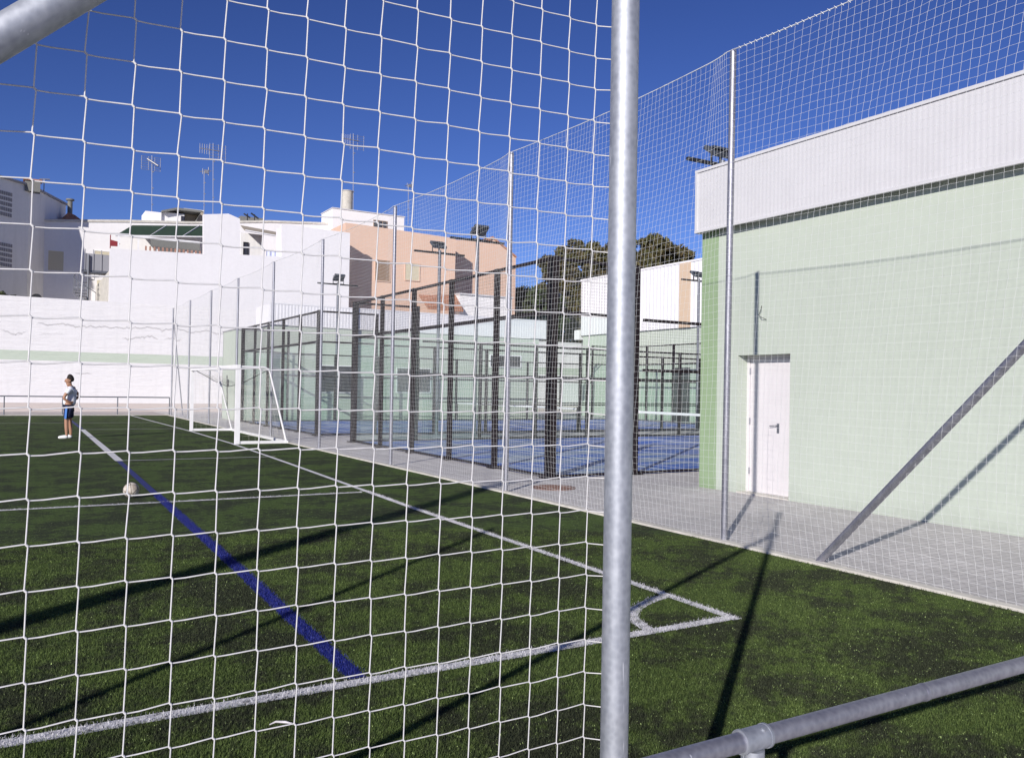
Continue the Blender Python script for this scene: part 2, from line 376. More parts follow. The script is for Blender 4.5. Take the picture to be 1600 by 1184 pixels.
# painted lines: centre polylines (x, y) and half width
side_line = [(4.40, 4.25), (4.47, 6.5), (4.55, 10.2), (4.82, 17), (5.02, 23), (5.05, 29.5), (4.92, 37), (4.80, 43.9)]
def ribbon(pts, hw):
    L_, R_ = [], []
    for i, p in enumerate(pts):
        a = np.array(pts[max(i-1, 0)]); b = np.array(pts[min(i+1, len(pts)-1)]); t = (b-a)/np.linalg.norm(b-a); n = np.array([-t[1], t[0]])
        L_.append(np.array(p)+n*hw); R_.append(np.array(p)-n*hw)
    return L_, R_
def line(name, pts, hw, m, mblade, label, z=.008, density=6500, far=13.0):
    L_, R_ = ribbon(pts, hw); V = []; Q = []
    for a, b in zip(L_, R_): V += [(a[0], a[1], z), (b[0], b[1], z)]
    for i in range(len(pts)-1): Q.append([2*i, 2*i+1, 2*i+3, 2*i+2])
    nv = len(V); V = [tuple(v) for v in V]
    def fpos(n):
        seg = [(np.array(pts[i]), np.array(pts[i+1])) for i in range(len(pts)-1)]; out = []
        for a, b in seg:
            if min(np.linalg.norm(a), np.linalg.norm(b)) > far: continue
            ln = np.linalg.norm(b-a); k = int(ln*2*hw*density); t = rng.uniform(0, 1, k); u = rng.normal(0, .62, k).clip(-1.25, 1.25)*hw
            d = (b-a)/ln; nn = np.array([-d[1], d[0]]); q = a+np.outer(t, b-a)+np.outer(u, nn)
            q = q[np.linalg.norm(q, axis=1) < far]
            out.append(np.column_stack([q, np.full(len(q), z)]))
        return np.concatenate(out) if out else np.zeros((0, 3))
    bv, bf = blades(0, fpos, .016, .004, .8)
    me = bpy.data.meshes.new(name)
    me.from_pydata(V+bv.tolist(), [], Q+(bf+nv).tolist()); me.update(); me.materials.append(m); me.materials.append(mblade)
    mi = np.zeros(len(me.polygons), np.int32); mi[len(Q):] = 1; me.polygons.foreach_set('material_index', mi)
    o = link(name, me); tag(o, label, None, None, 'structure'); return o
line('sideline', side_line, .042, M_line, M_lineb, 'long white painted side line of the small pitch')
line('goal_line', [(4.44, 4.31), (2, 4.30), (-12, 4.28)], .05, M_line, M_lineb, 'near white painted end line of the small pitch', z=.0085)
cx, cy = 4.40, 4.31
arc = [tuple(gp(u, v)[:2]) for u, v in [(1044, 931), (1024, 937), (1005, 945), (992, 953), (987, 961), (990, 969), (1001, 977), (1014, 985)]]
line('corner_arc', arc, .045, M_line, M_lineb, 'white quarter circle at the pitch corner', z=.009)
line('blue_line', [(1.64, 4.36), (1.70, 8.3), (1.83, 18.6)], .050, M_blue, M_blueb, 'long straight blue painted line on the turf', z=.0078, density=16000)
line('far_blue_line', [(1.95, 31.6), (1.98, 43.8)], .055, M_blue, M_blueb, 'far blue painted line behind the person', z=.0078)
line('white_box_line', [(1.84, 18.62), (1.94, 31.2)], .075, M_line, M_lineb, 'white side of a painted box beside the blue line', z=.0082)
for i, (x0, x1, yy) in enumerate([(-20, 4.52, 12.0), (1.85, 5.0, 18.7), (1.95, 5.0, 31.2), (-25, 4.9, 36.2), (-30, 4.8, 43.6)]):
    line('cross_line', [(x0, yy), (x1, yy)], .03 if i else .035, M_line, M_lineb, None, z=.0074)
def near_pos(n):
    r = np.sqrt(rng.uniform(0, 1, n)); d = 2.6+(9.5-2.6)*rng.uniform(0, 1, n)**1.25; a = YAW+rng.uniform(-.62, .62, n)
    P = np.column_stack([d*np.sin(a), d*np.cos(a), np.full(n, .004)])
    ok = (P[:, 0] < XK-.005) & (P[:, 1] > 1.26)
    x, y_ = P[:, 0], P[:, 1]
    ok &= ~((np.abs(y_-4.305) < .045) & (x < 4.44)) & ~((np.abs(x-np.interp(y_, [p[1] for p in side_line], [p[0] for p in side_line])) < .036) & (y_ > 4.25))
    ok &= ~((np.abs(x-np.interp(y_, [4.36, 8.3, 18.6], [1.64, 1.70, 1.83])) < .052) & (y_ > 4.36))
    
    for p in arc: ok &= np.hypot(x-p[0], y_-p[1]) > .045
    return P[ok]
bv, bf = blades(620000, near_pos, .017, .0035, .9)
tag(fast('turf_fibres', bv, bf, M_blade), 'short green plastic fibres of the artificial turf', 'turf', None, 'stuff')

# small bits lying on the turf / covers in the paving
def disc(name, c, r, z, m, label):
    mb = MB(); n = 28
    top = [(c[0]+r*math.cos(2*math.pi*k/n), c[1]+r*math.sin(2*math.pi*k/n)) for k in range(n)]
    mb.poly(top, lambda u, v: np.array([u, v, z]), (0, 0, -z-.01))
    rr = r*.8
    for k in range(-3, 4):
        w = math.sqrt(max(0, rr*rr-(k*r*.22)**2)); mb.b2((c[0]-w, c[1]+k*r*.22-.012, z), (c[0]+w, c[1]+k*r*.22+.012, z+.006))
    return tag(mb.build(name, m), label, 'manhole cover')
c1 = gp(865, 762); disc('manhole_cover', c1[:2], .36, .012, M_rust, 'rusty round manhole cover in the paving by the padel court corner')
c2 = gp(228, 648.5); disc('manhole_cover', c2[:2], .40, .012, M_iron, 'grey round manhole cover at the foot of the white boundary wall')

g = gp(440, 1138); mb = MB(); mb.tube([(g[0]-.05, g[1]+.02, .022), (g[0]-.02, g[1]+.03, .026), (g[0]+.02, g[1]+.01, .024), (g[0]+.05, g[1]-.02, .022)], [.003, .006, .007, .002], 5)
tag(mb.build('paper_scrap', M_door), 'small curled white scrap lying on the turf just outside the white end line', 'litter')
# ================================================================ near ball net (end fence)
YP = 1.504; YN = YP+.065; PX = 1.176; MESH = .0745
T = empty('net_fence', (PX, YP, 0), 'close ball-stop fence of white square netting on a thick galvanised post and diagonal brace', 'fence')
MB().tube([(PX, YP, 0), (PX, YP, 2), (PX, YP, 4.0)], .0315, 32).build('post', M_galv, T)
mb = MB(); mb.tube([(PX, YP, 4.0), (PX, YP, 4.015)], .034, 24); mb.build('post_cap', M_galv, T)
def brz(x): return 2.160+.93*x
MB().tube([(-2.31, YP+.03, .005), (0, YP+.016, brz(0)), (1.13, YP, brz(1.13))], .030, 28).build('brace', M_galv, T)
MB().box((PX, YP, brz(1.16)), (.085, .085, .09)).build('brace_clamp', M_galv, T)
for xx in (-3.54,):
    MB().tube([(xx, YP, 0), (xx, YP, 4.3)], .036, 16).build('post', M_galv, T)
xs = .020+MESH*np.arange(-48, 16); zs = 1.031+MESH*np.arange(-13, 39)
NX = np.repeat(xs[:, None], len(zs), 1)+rng.normal(0, .0007, (len(xs), len(zs)))
NZ = np.repeat(zs[None], len(xs), 0)+rng.normal(0, .0007, (len(xs), len(zs)))
NX += .004*np.sin(zs[None]*2.1+xs[:, None]*1.3); NZ += .003*np.sin(xs[:, None]*3.3+zs[None]*.8)
NY = YN+.006*np.sin(NX*2.3+NZ*1.1)
dl, dz_ = .0017, .0019
V3 = []
for i in range(len(xs)):                     # vertical cords: jog through every knot, slight belly between
    pts = []
    for k in range(len(zs)):
        pts += [(NX[i, k]+dl, NY[i, k], NZ[i, k]-dz_), (NX[i, k]-dl, NY[i, k], NZ[i, k]+dz_)]
    V3.append(pts)
a1 = strands(np.array(V3), .00135, (1, 0, 0), (0, 1, 0), 6)
H3 = []
for k in range(len(zs)):
    pts = []
    for i in range(len(xs)):
        pts += [(NX[i, k]-dl, NY[i, k]+.001, NZ[i, k]+dz_), (NX[i, k]+dl, NY[i, k]+.001, NZ[i, k]-dz_)]
        if i < len(xs)-1: pts += [(NX[i, k]+.3*MESH, NY[i, k]+.001, NZ[i, k]-dz_+.3*2*dz_-.0010)]
        else: pts += [(PX+.004, YP+.034, NZ[i, k]-.002-(.004 if k % 3 else .001))]
    H3.append(pts)
a2 = strands(np.array(H3), .00135, (0, 1, 0), (0, 0, 1), 6)
kn = np.array([[(NX[i, k]-dl*1.1, NY[i, k], NZ[i, k]+dz_*1.1), (NX[i, k], NY[i, k], NZ[i, k]), (NX[i, k]+dl*1.1, NY[i, k], NZ[i, k]-dz_*1.1)] for i in range(len(xs)) for k in range(len(zs))])
a3 = strands(kn, .0021, (.7, 0, .7), (0, 1, 0), 6)
fast('net', *join([a1, a2, a3]), M_rope, T, True)
MB().tube([(-3.54, YN, 3.99), (PX, YN, 3.98)], .006, 8).build('top_rope', M_rope, T)

# tall mast well behind the viewer, only its shadow crosses the turf
T = empty('floodlight_mast', (-9.9, -1.8, 0), 'tall round floodlight mast whose long shadow crosses the turf', 'light mast')
MB().tube([(-9.9, -1.8, 0), (-9.9, -1.8, 9.0)], [.17, .13], 20).build('pole', M_lampg, T)
MB().box((-9.9, -1.8, 9.0), (1.2, .08, .08)).build('crossbar', M_lampg, T)

# ================================================================ near handrail
T = empty('handrail', (1.3, 1.21, 0), 'close galvanised tube handrail with a clamp joint in the lower right corner', 'railing')
MB().tube([(-4, 1.21, .9), (1.3, 1.21, .9), (3.9, 1.195, .9)], .0195, 28).build('rail', M_galv2, T)
for xx in (-2.7, -.7, 1.3, 3.3):
    yy = 1.21
    mb = MB(); mb.tube([(xx-.035, yy, .9), (xx+.035, yy, .9)], .0235, 28); mb.tube([(xx-.037, yy, .9), (xx-.031, yy, .9)], .0248, 28); mb.tube([(xx+.031, yy, .9), (xx+.037, yy, .9)], .0248, 28)
    mb.tube([(xx, yy, .88), (xx, yy, .835)], .0235, 24); mb.tube([(xx+.016, yy-.012, .919), (xx+.016, yy-.014, .923)], .005, 10)
    mb.build('tee_joint', M_galv, T)
    MB().tube([(xx, yy, .86), (xx, yy, 0)], .0195, 24).build('post', M_galv2, T)
mb = MB(); g = gp(1460, 1087, 'z', .9); mb.tube([(g[0]-.008, 1.206, .9), (g[0]-.002, 1.206, .9), (g[0]+.004, 1.206, .9), (g[0]+.01, 1.206, .9)], [.0196, .0210, .0208, .0196], 28)
mb.build('weld_seam', M_galv2, T)

# ================================================================ side net fence along the kerb
XF, Y0, SP, HF = 6.57, 6.56, 4.644, 5.27
T = empty('net_fence', (XF, Y0, 0), 'long side fence of thin white square netting on galvanised posts along the kerb', 'fence')
ys_post = [Y0+SP*k for k in range(-2, 9)]
for k, yy in enumerate(ys_post):
    lean = -.05 if yy == Y0 else 0
    mb = MB(); mb.tube([(XF, yy, 0), (XF+lean*.3, yy+lean, HF)], .035, 18); mb.tube([(XF, yy, 0), (XF, yy, .012)], .07, 14); mb.build('post', M_galv2, T)
MB().tube([(XF, gp(1278, 885, 'x', XF)[1], 0), (XF, ys_post[1], 3.65)], .036, 18).build('brace', M_galv2, T)
MB().tube([(XF, ys_post[-1], 4.9), (XF+.55, ys_post[-1]+.05, 0)], .028, 12).build('brace', M_galv2, T)
XN = XF-.045
ya, yb = ys_post[0], ys_post[-1]
gy = np.arange(ya, yb+.001, MESH); gz = np.arange(0, 71)*HF/70
def netpos(Yg, Zg):
    fr = ((Yg-Y0)/SP) % 1.0; bell = np.sin(np.pi*fr)**.7; t = Zg/HF
    bay = np.floor((Yg-Y0)/SP); ph = np.sin(bay*12.9898)*3
    dz = -.07*bell*np.clip(t*1.3, 0, 1)-.03*bell*(1-t)
    shear = np.where(Zg > 1.6, -.095*(Zg-1.6), .05*np.sin((1.6-Zg)*2.2)*1.0)
    dy = shear*np.clip(fr*8, 0, 1)*np.clip((1-fr)*5, 0, 1)+.02*np.sin(Zg*2.3+ph)*bell
    dx = -.05*bell*np.sin(np.pi*t)*np.sin(ph+Zg*.7)+.10*bell*np.clip(.35-t, 0, 1)**1*1.0+.012*np.sin(Yg*5+Zg*3)
    return np.stack([XN+dx, Yg+dy, np.clip(Zg+dz, .02, 9)], -1)
Yg, Zg = np.meshgrid(gy, gz, indexing='ij'); G = netpos(Yg, Zg); G += rng.normal(0, .0022, G.shape)*np.array([.4, 1, 1])
J = np.array([0, .0016, .002])
def jog(G):                                  # short diagonal at each knot
    a = G+J*np.array([0, 1, -1]); b = G+J*np.array([0, -1, 1]); out = np.empty((G.shape[0], G.shape[1]*2, 3)); out[:, 0::2] = a; out[:, 1::2] = b; return out
v1 = strands(jog(G), .00105, (1, 0, 0), (0, 1, 0), 4)
v2 = strands(np.swapaxes(G, 0, 1)+np.array([.001, 0, 0]), .00105, (1, 0, 0), (0, 0, 1), 4)
fast('net', *join([v1, v2]), M_rope2, T, True)
mb = MB()
top = netpos(np.arange(ya, yb, .15), np.full(len(np.arange(ya, yb, .15)), HF)); top = [(XN, p[1], p[2]+.0) for p in top]
mb.tube(top, .0045, 6)
# lashing of the net to the rope near the first post
for k in range(60):
    yy = Y0-.2-k*.075
    if yy < ya: break
    z = float(np.interp(yy, [p[1] for p in top], [p[2] for p in top])); mb.tube([(XN-.008, yy, z-.02), (XN-.01, yy+.03, z+.012)], .003, 4)
mb.build('top_rope', M_rope2, T)
bot = netpos(np.arange(ya, yb, .3), np.full(len(np.arange(ya, yb, .3)), 0.)); MB().tube([tuple(p) for p in bot], .003, 5).build('bottom_rope', M_rope2, T)

# ================================================================ goal on the side line
gx0 = 5.11
T = empty('football_goal', (gx0, 26.2, 0), 'white seven-a-side football goal with sagging net on the side line', 'goal')
ga, gb, gh, gd = 22.95, 29.7, 2.12, 1.32
MB().b2((gx0-.06, ga-.06, 0), (gx0+.06, ga+.06, gh-.1)).build('post', M_white, T)
MB().b2((gx0-.05, gb-.05, 0), (gx0+.05, gb+.05, gh-.1)).build('post', M_white, T)
MB().b2((gx0-.05, ga-.05, gh-.1), (gx0+.05, gb+.05, gh)).build('crossbar', M_white, T)
MB().b2((gx0+gd-.04, ga-.05, .0), (gx0+gd+.04, gb+.05, .08)).build('ground_bar', M_white, T)
for yy in (ga, gb):
    MB().b2((gx0+.05, yy-.04, .0), (gx0+gd-.04, yy+.04, .08)).build('ground_bar', M_white, T)
    tp = .80
    MB().tube([(gx0, yy, gh-.05), (gx0+tp-.12, yy, gh-.05), (gx0+tp, yy, gh-.10), (gx0+tp+.05, yy, gh-.22), (gx0+gd, yy, .06)], .026, 10).build('net_stay', M_white, T)
def gnet():
    parts = []
    prof = [(0, gh-.08), (.8, gh-.10), (.86, gh-.3), (1.29, .06)]
    L = [0]; 
    for i in range(3): L.append(L[-1]+math.dist(prof[i], prof[i+1]))
    s_ = np.linspace(0, L[-1], 28); px_ = np.interp(s_, L, [p[0] for p in prof]); pz_ = np.interp(s_, L, [p[1] for p in prof])
    yy = np.linspace(ga, gb, 46); A = np.zeros((len(yy), len(s_), 3))
    fr = (yy-ga)/(gb-ga); sag = .42*np.sin(np.pi*fr)[:, None]**.8*np.exp(-((s_[None]-.55)/.6)**2)
    A[..., 0] = gx0+px_[None]-.06*np.sin(np.pi*fr)[:, None]*(s_[None] > 1); A[..., 1] = yy[:, None]; A[..., 2] = np.clip(pz_[None]-sag, .03, 3)
    A += rng.normal(0, .012, A.shape); A[..., 2] = np.clip(A[..., 2], .03, gh-.06)
    parts.append(strands(A, .002, (1, 0, 0), (0, 1, 0), 4)); parts.append(strands(np.swapaxes(A, 0, 1), .002, (1, 0, 0), (0, 0, 1), 4))
    for yv in (ga, gb):
        nz, nx = 14, 9; Bv = np.zeros((nx, nz, 3))
        for a in range(nx):
            for b in range(nz):
                z = .06+(gh-.16)*b/(nz-1); lim = np.interp(z, [.06, gh-.3, gh-.1], [1.29, .86, .8]); Bv[a, b] = (gx0+lim*a/(nx-1), yv+.05*math.sin(a)*.6, z)
        parts.append(strands(Bv, .002, (1, 0, 0), (0, 1, 0), 4)); parts.append(strands(np.swapaxes(Bv, 0, 1), .002, (0, 1, 0), (0, 0, 1), 4))
    return join(parts)
fast('net', *gnet(), M_goalnet, T, True)
mb = MB(); mb.tube([(gx0+.05, gb-.1, gh-.06), (gx0+.3, gb-2.0, gh-.42), (gx0+.45, 26.3, gh-.60), (gx0+.4, ga+1.6, gh-.52), (gx0+.8, ga, gh-.12)], .009, 6)
mb.build('sagging_net_cord', M_goalnetd, T)

# ================================================================ football
bc = gp(205, 768.5, 'y', 12.62)
bm = bmesh.new(); bmesh.ops.create_icosphere(bm, subdivisions=4, radius=.105); me = bpy.data.meshes.new('football'); bm.to_mesh(me); bm.free()
me.polygons.foreach_set('use_smooth', [True]*len(me.polygons))
def ballmat():
    M, nt, b, P = base_mat('worn_ball_leather', .6, .4)
    v = nt.nodes.new('ShaderNodeTexVoronoi'); v.feature = 'DISTANCE_TO_EDGE'; v.inputs['Scale'].default_value = 11; nt.links.new(P, v.inputs['Vector'])
    c = nmix(nt, ramp(nt, v.outputs['Distance'], [(.02, 1.), (.07, 0.)]), nmix(nt, ramp(nt, noise(nt, P, 14, 4), [(.4, 0.), (.62, 1.)]), (.58, .52, .46), (.36, .30, .25)), (.10, .08, .07))
    nt.links.new(c, b.inputs['Base Color']); return M
me.materials.append(ballmat()); o = link('football', me); o.location = (bc[0], 12.62, .115); tag(o, 'worn cream football with dark seams lying on the turf beside the blue line', 'ball')
# ================================================================ padel courts
CX0, CL = 8.3, 20.4
def padel_court(y0, ny, label, sp=2.04):
    y1 = y0+sp*ny; x1 = CX0+CL
    T = empty('padel_court', (CX0, y0, 0), label, 'padel court', 'padel courts of dark steel and glass')
    f = MB(); f.b2((CX0+.02, y0+.02, -.02), (x1-.02, y1-.02, .02)); f.build('blue_playing_surface', M_padel, T)
    ln = MB()
    for xx in (CX0+3.0, x1-3.0): ln.b2((xx-.025, y0+.1, .021), (xx+.025, y1-.1, .026))
    ym = (y0+y1)/2; ln.b2((CX0+3.03, ym-.025, .021), (x1-3.03, ym+.025, .026)); ln.build('court_line', M_line, T)
    def post(x, y, h, wx=.08, wy=.12):
        mb = MB(); mb.box((x, y, h/2+.004), (wx, wy, h)); mb.box((x, y, .02), (wx+.14, wy+.14, .025))
        for s in (-1, 1):
            mb.box((x, y+s*(wy/2+.03), .07), (.012, .05, .10))
        mb.build('post', M_dark, T)
    def rail(p, q, t=.06):
        mb = MB(); p = np.array(p, float); q = np.array(q, float); d = np.array([t, t, t])/2*1.0; mb.b2(np.minimum(p, q)-d*.9, np.maximum(p, q)+d*.9); mb.build('rail', M_dark, T)
    def pane(p, q): MB().b2(p, q).build('glass_panel', M_glass, T)
    def wires(along, c, a, b, z0, z1, pitch):
        na = max(2, int((b-a)/pitch)); nz = max(2, int((z1-z0)/pitch)); A = np.linspace(a, b, na+1); Z = np.linspace(z0, z1, nz+1)
        if along == 'y':
            Vv = np.array([[(c, t, z0), (c, t, z1)] for t in A]); Hh = np.array([[(c+.003, a, z), (c+.003, b, z)] for z in Z])
            p1 = strands(Vv, .0017, (1, 0, 0), (0, 1, 0)); p2 = strands(Hh, .0017, (1, 0, 0), (0, 0, 1))
        else:
            Vv = np.array([[(t, c, z0), (t, c, z1)] for t in A]); Hh = np.array([[(a, c+.003, z), (b, c+.003, z)] for z in Z])
            p1 = strands(Vv, .0017, (1, 0, 0), (0, 1, 0)); p2 = strands(Hh, .0017, (0, 1, 0), (0, 0, 1))
        fast('wire_mesh_panel', *join([p1, p2]), M_mesh, T)
    # end walls, ten metres wide and four high
    for xx in (CX0, x1):
        s = 1 if xx == CX0 else -1
        for k in range(ny+1):
            yy = y0+sp*k; corner = k in (0, ny)
            post(xx, yy, 4.0, .08 if not corner else .12, .12 if not corner else .20)
        for k in range(ny):
            pane((xx+s*.05, y0+sp*k+.03, .06), (xx+s*.062, y0+sp*(k+1)-.03, 2.96))
        rail((xx, y0+.1, 3.0), (xx, y1-.1, 3.0), .08); rail((xx, y0+.1, 3.97), (xx, y1-.1, 3.97), .06); rail((xx, y0+.1, .04), (xx, y1-.1, .04), .05)
        wires('y', xx+s*.045, y0+.1, y1-.1, 3.04, 3.94, .06)
    # side walls
    for yy in (y0, y1):
        s = 1 if yy == y0 else -1
        nx = 10; sx = CL/nx
        for k in range(1, nx):
            post(CX0+sx*k-(.10 if k == 1 else 0), yy, 4.0 if k in (1, nx-1) else 3.0, .09, .08)
        for (ka, kb_, gh_, th) in ((0, 1, 3.0, 4.0), (nx-1, nx, 3.0, 4.0), (1, 2, 2.0, 3.0), (nx-2, nx-1, 2.0, 3.0)):
            a, b = CX0+sx*ka, CX0+sx*kb_
            pane((a+.07, yy+s*.05, .06), (b-.07, yy+s*.062, gh_-.04))
            rail((a+.1, yy, th-.03), (b-.1, yy, th-.03), .06); rail((a+.1, yy, gh_), (b-.1, yy, gh_), .06)
            wires('x', yy+s*.045, a+.06, b-.06, gh_+.03, th-.05, .055)
        a, b = CX0+2*sx, x1-2*sx
        for z, t in ((.06, .05), (1.1, .04), (2.0, .07), (2.97, .06)):
            if z == 1.1: rail((a, yy+.0, z), (b, yy+.0, z), t); continue
            rail((a, yy, z), (b, yy, z), t)
        for (ga_, gb_) in ((a, CX0+CL/2-.7), (CX0+CL/2+.7, b)):
            wires('x', yy+s*.045, ga_, gb_, .08, 2.94, .09)
        rail((CX0, yy, .04), (x1, yy, .04), .045)
    return T
court_a = padel_court(12.6, 5, 'nearer padel court with blue surface, glass walls and dark maroon posts')
court_b = padel_court(26.1, 5, 'farther padel court with blue surface in front of the windowed green building', 2.08)
def court_net(y0, y1, label):
    xm = CX0+CL/2; T = empty('court_net', (xm, (y0+y1)/2, 0), label, 'net', 'low nets across the padel courts')
    for yy in (y0+.15, y1-.15): MB().tube([(xm, yy, .02), (xm, yy, .95)], .03, 10).build('post', M_dark, T)
    MB().b2((xm-.012, y0+.18, .84), (xm+.012, y1-.18, .92)).build('tape', M_white, T)
    Ym = np.arange(y0+.2, y1-.2, .06); Zm = np.arange(.06, .85, .06)
    p1 = strands(np.array([[(xm, t, .04), (xm, t, .84)] for t in Ym]), .0018, (1, 0, 0), (0, 1, 0)); p2 = strands(np.array([[(xm, y0+.18, z), (xm, y1-.18, z)] for z in Zm]), .0018, (1, 0, 0), (0, 0, 1))
    fast('netting', *join([p1, p2]), M_black, T)
court_net(12.6, 22.8, 'low white-taped net across the nearer padel court')
court_net(26.1, 36.5, 'low white-taped net across the farther padel court')
# floodlights on poles by the courts
def court_light(x, y, label, s=1):
    T = empty('court_floodlight', (x, y, 0), label, 'floodlight', 'twin floodlights on poles at the padel courts')
    MB().tube([(x, y, 0), (x, y, 6.3)], .055, 12).build('pole', M_lampg, T)
    MB().box((x, y, 6.2), (1.9, .07, .06)).build('crossbar', M_black, T)
    for dx in (-.17, .17):
        mb = MB(); c = np.array([x+dx*.75, y+s*.12, 6.48]); tilt = .6
        v = []
        for sx_ in (-.115, .115):
            for a in (-.20, .20):
                for b in (-.045, .045):
                    yy = a*math.cos(tilt)*s-b*math.sin(tilt)*s; zz = a*math.sin(-tilt)*-1+b*math.cos(tilt); v.append(c+np.array([sx_, yy, zz+.02]))
        mb.add(v, [[0, 1, 3, 2], [4, 6, 7, 5], [0, 4, 5, 1], [2, 3, 7, 6], [0, 2, 6, 4], [1, 5, 7, 3]])
        for k in range(6):
            xx = c[0]-.1+k*.04; mb.box((xx, c[1]-s*.03, c[2]+.08), (.008, .18, .05))
        h = mb.build('floodlight', M_led, T)
        b_ = MB(); b_.box((c[0]-.12, y+s*.06, 6.34), (.014, .05, .26)); b_.box((c[0]+.12, y+s*.06, 6.34), (.014, .05, .26)); b_.box((c[0], y+s*.03, 6.235), (.25, .05, .02)); b_.build('bracket', M_black, h)
for x, y, s, lb in ((12.25, 12.42, 1, 'twin floodlight poking above the white fascia corner of the near hall'), (12.3, 22.98, -1, 'twin floodlight on a pole in front of the peach gable, right one of the pair'),
              (12.4, 25.9, 1, 'twin floodlight on a pole in front of the peach house windows'), (12.5, 36.72, -1, 'small twin floodlight against the white house wall left of the peach house'),
              (24.3, 22.98, -1, 'twin floodlight half hidden behind the green corner of the near hall'), (24.3, 25.9, 1, 'twin floodlight beside the beige stripe of the distant white hall'),
              (24.3, 36.72, -1, 'twin floodlight seen against the dark tree')):
    court_light(x, y, lb, s)

# ================================================================ generic house pieces
def px_poly(mb, pts, Y, depth):
    mb.poly(pts, lambda u, v: gp(u, v, 'y', Y), (0, depth, 0)); return mb
def window(T, px0, py0, px1, py1, Y, fm, pm, mull=0, name='window', slats=False, t=.05):
    a = gp(px0, py1, 'y', Y); b = gp(px1, py0, 'y', Y); x0, x1, z0, z1 = a[0], b[0], a[2], b[2]
    mb = MB(); fw = t
    mb.b2((x0-fw, Y-.05, z0-fw), (x0, Y+.02, z1+fw)); mb.b2((x1, Y-.05, z0-fw), (x1+fw, Y+.02, z1+fw)); mb.b2((x0, Y-.05, z1), (x1, Y+.02, z1+fw)); mb.b2((x0, Y-.07, z0-fw), (x1, Y+.02, z0))
    for k in range(mull):
        xm = x0+(x1-x0)*(k+1)/(mull+1); mb.b2((xm-fw/2, Y-.045, z0), (xm+fw/2, Y+.015, z1))
    w = mb.build(name, fm, T)
    p = MB(); p.b2((x0, Y-.02, z0), (x1, Y+.01, z1))
    if slats:
        z = z0+.06
        while z < z1: p.b2((x0, Y-.032, z-.02), (x1, Y-.02, z+.02)); z += .08
    p.build('shutter' if slats else 'pane', pm, w); return w
def ribbed(x0, x1, y, z0, z1, pitch, amp, axis='x', into=1):
    """profiled sheet running along an axis, real ridges"""
    n = int(abs(x1-x0)/pitch); V = []; Q = []; t = np.linspace(x0, x1, n*4+1)
    off = np.tile([0, amp, amp, 0], n+1)[:n*4+1]
    for a, o_ in zip(t, off):
        for z in (z0, z1):
            V.append((a, y-o_*into, z) if axis == 'x' else (y-o_*into, a, z))
    for i in range(len(t)-1): Q.append([2*i, 2*i+2, 2*i+3, 2*i+1])
    return V, Q

# ================================================================ near green hall on the right
XW = 9.98
T = empty('sports_hall', (XW, 6, 0), 'near pale green hall with white profiled fascia, right side of the photo', 'building')
yL, yS = 10.56, -6.0; zw = 4.30
dY0, dY1, dZ1 = gp(1232, 772, 'x', XW)[1], gp(1153, 553, 'x', XW)[1], 2.20
ypil = gp(1119, 700, 'x', XW)[1]
mb = MB(); D = .30
mb.b2((XW, yS, 0), (XW+D, dY0, zw)); mb.b2((XW, dY1, 0), (XW+D, ypil, zw)); mb.b2((XW, dY0, dZ1), (XW+D, dY1, zw))
mb.b2((XW+D+.002, yS, 0), (XW+14, ypil, zw)); mb.build('wall', M_gwall, T)
MB().b2((XW-.003, ypil, 0), (XW+14, yL, zw)).build('corner_pilaster', M_gdark, T)
# door set back in the opening
dx = XW+.235
fr = MB(); fr.b2((dx-.02, dY0, 0), (dx+.05, dY0+.05, dZ1)); fr.b2((dx-.02, dY1-.05, 0), (dx+.05, dY1, dZ1)); fr.b2((dx-.02, dY0+.05, dZ1-.05), (dx+.05, dY1-.05, dZ1))
dr = MB().b2((dx, dY0+.05, .02), (dx+.045, dY1-.05, dZ1-.05)).build('door', M_door, T)
fr.build('frame', M_door, dr)
sm_ = MB(); sm_.b2((dx-.001, dY0+.05, .02), (dx+.02, dY0+.056, dZ1-.05)); sm_.b2((dx-.001, dY1-.056, .02), (dx+.02, dY1-.05, dZ1-.05)); sm_.b2((dx-.0012, dY0+.056, dZ1-.056), (dx+.02, dY1-.056, dZ1-.05)); sm_.build('seam', M_soffit, dr)
ydl = dY0+.15
hd = MB(); hd.b2((dx-.006, dY0+.40, .98), (dx-.001, dY0+.445, 1.13)); hd.tube([(dx-.001, dY0+.43, 1.10), (dx-.05, dY0+.43, 1.10), (dx-.055, dY0+.545, 1.09)], .008, 8); hd.build('handle', M_lampg, dr)
lk = MB(); lk.b2((dx-.012, dY0+.07, 1.14), (dx-.001, dY0+.13, 1.17)); lk.b2((dx-.012, dY0+.07, 1.21), (dx-.001, dY0+.13, 1.24)); lk.build('lock', M_black, dr)
hg = MB()
for z in (.3, 1.1, 1.9): hg.tube([(dx-.012, dY1-.06, z), (dx-.012, dY1-.06, z+.1)], .011, 8)
hg.build('hinge', M_galv2, dr)
tsh = MB(); tsh.b2((XW+.0, dY0, -.01), (XW+.28, dY1, .018)); tsh.build('threshold', M_kerb, T)
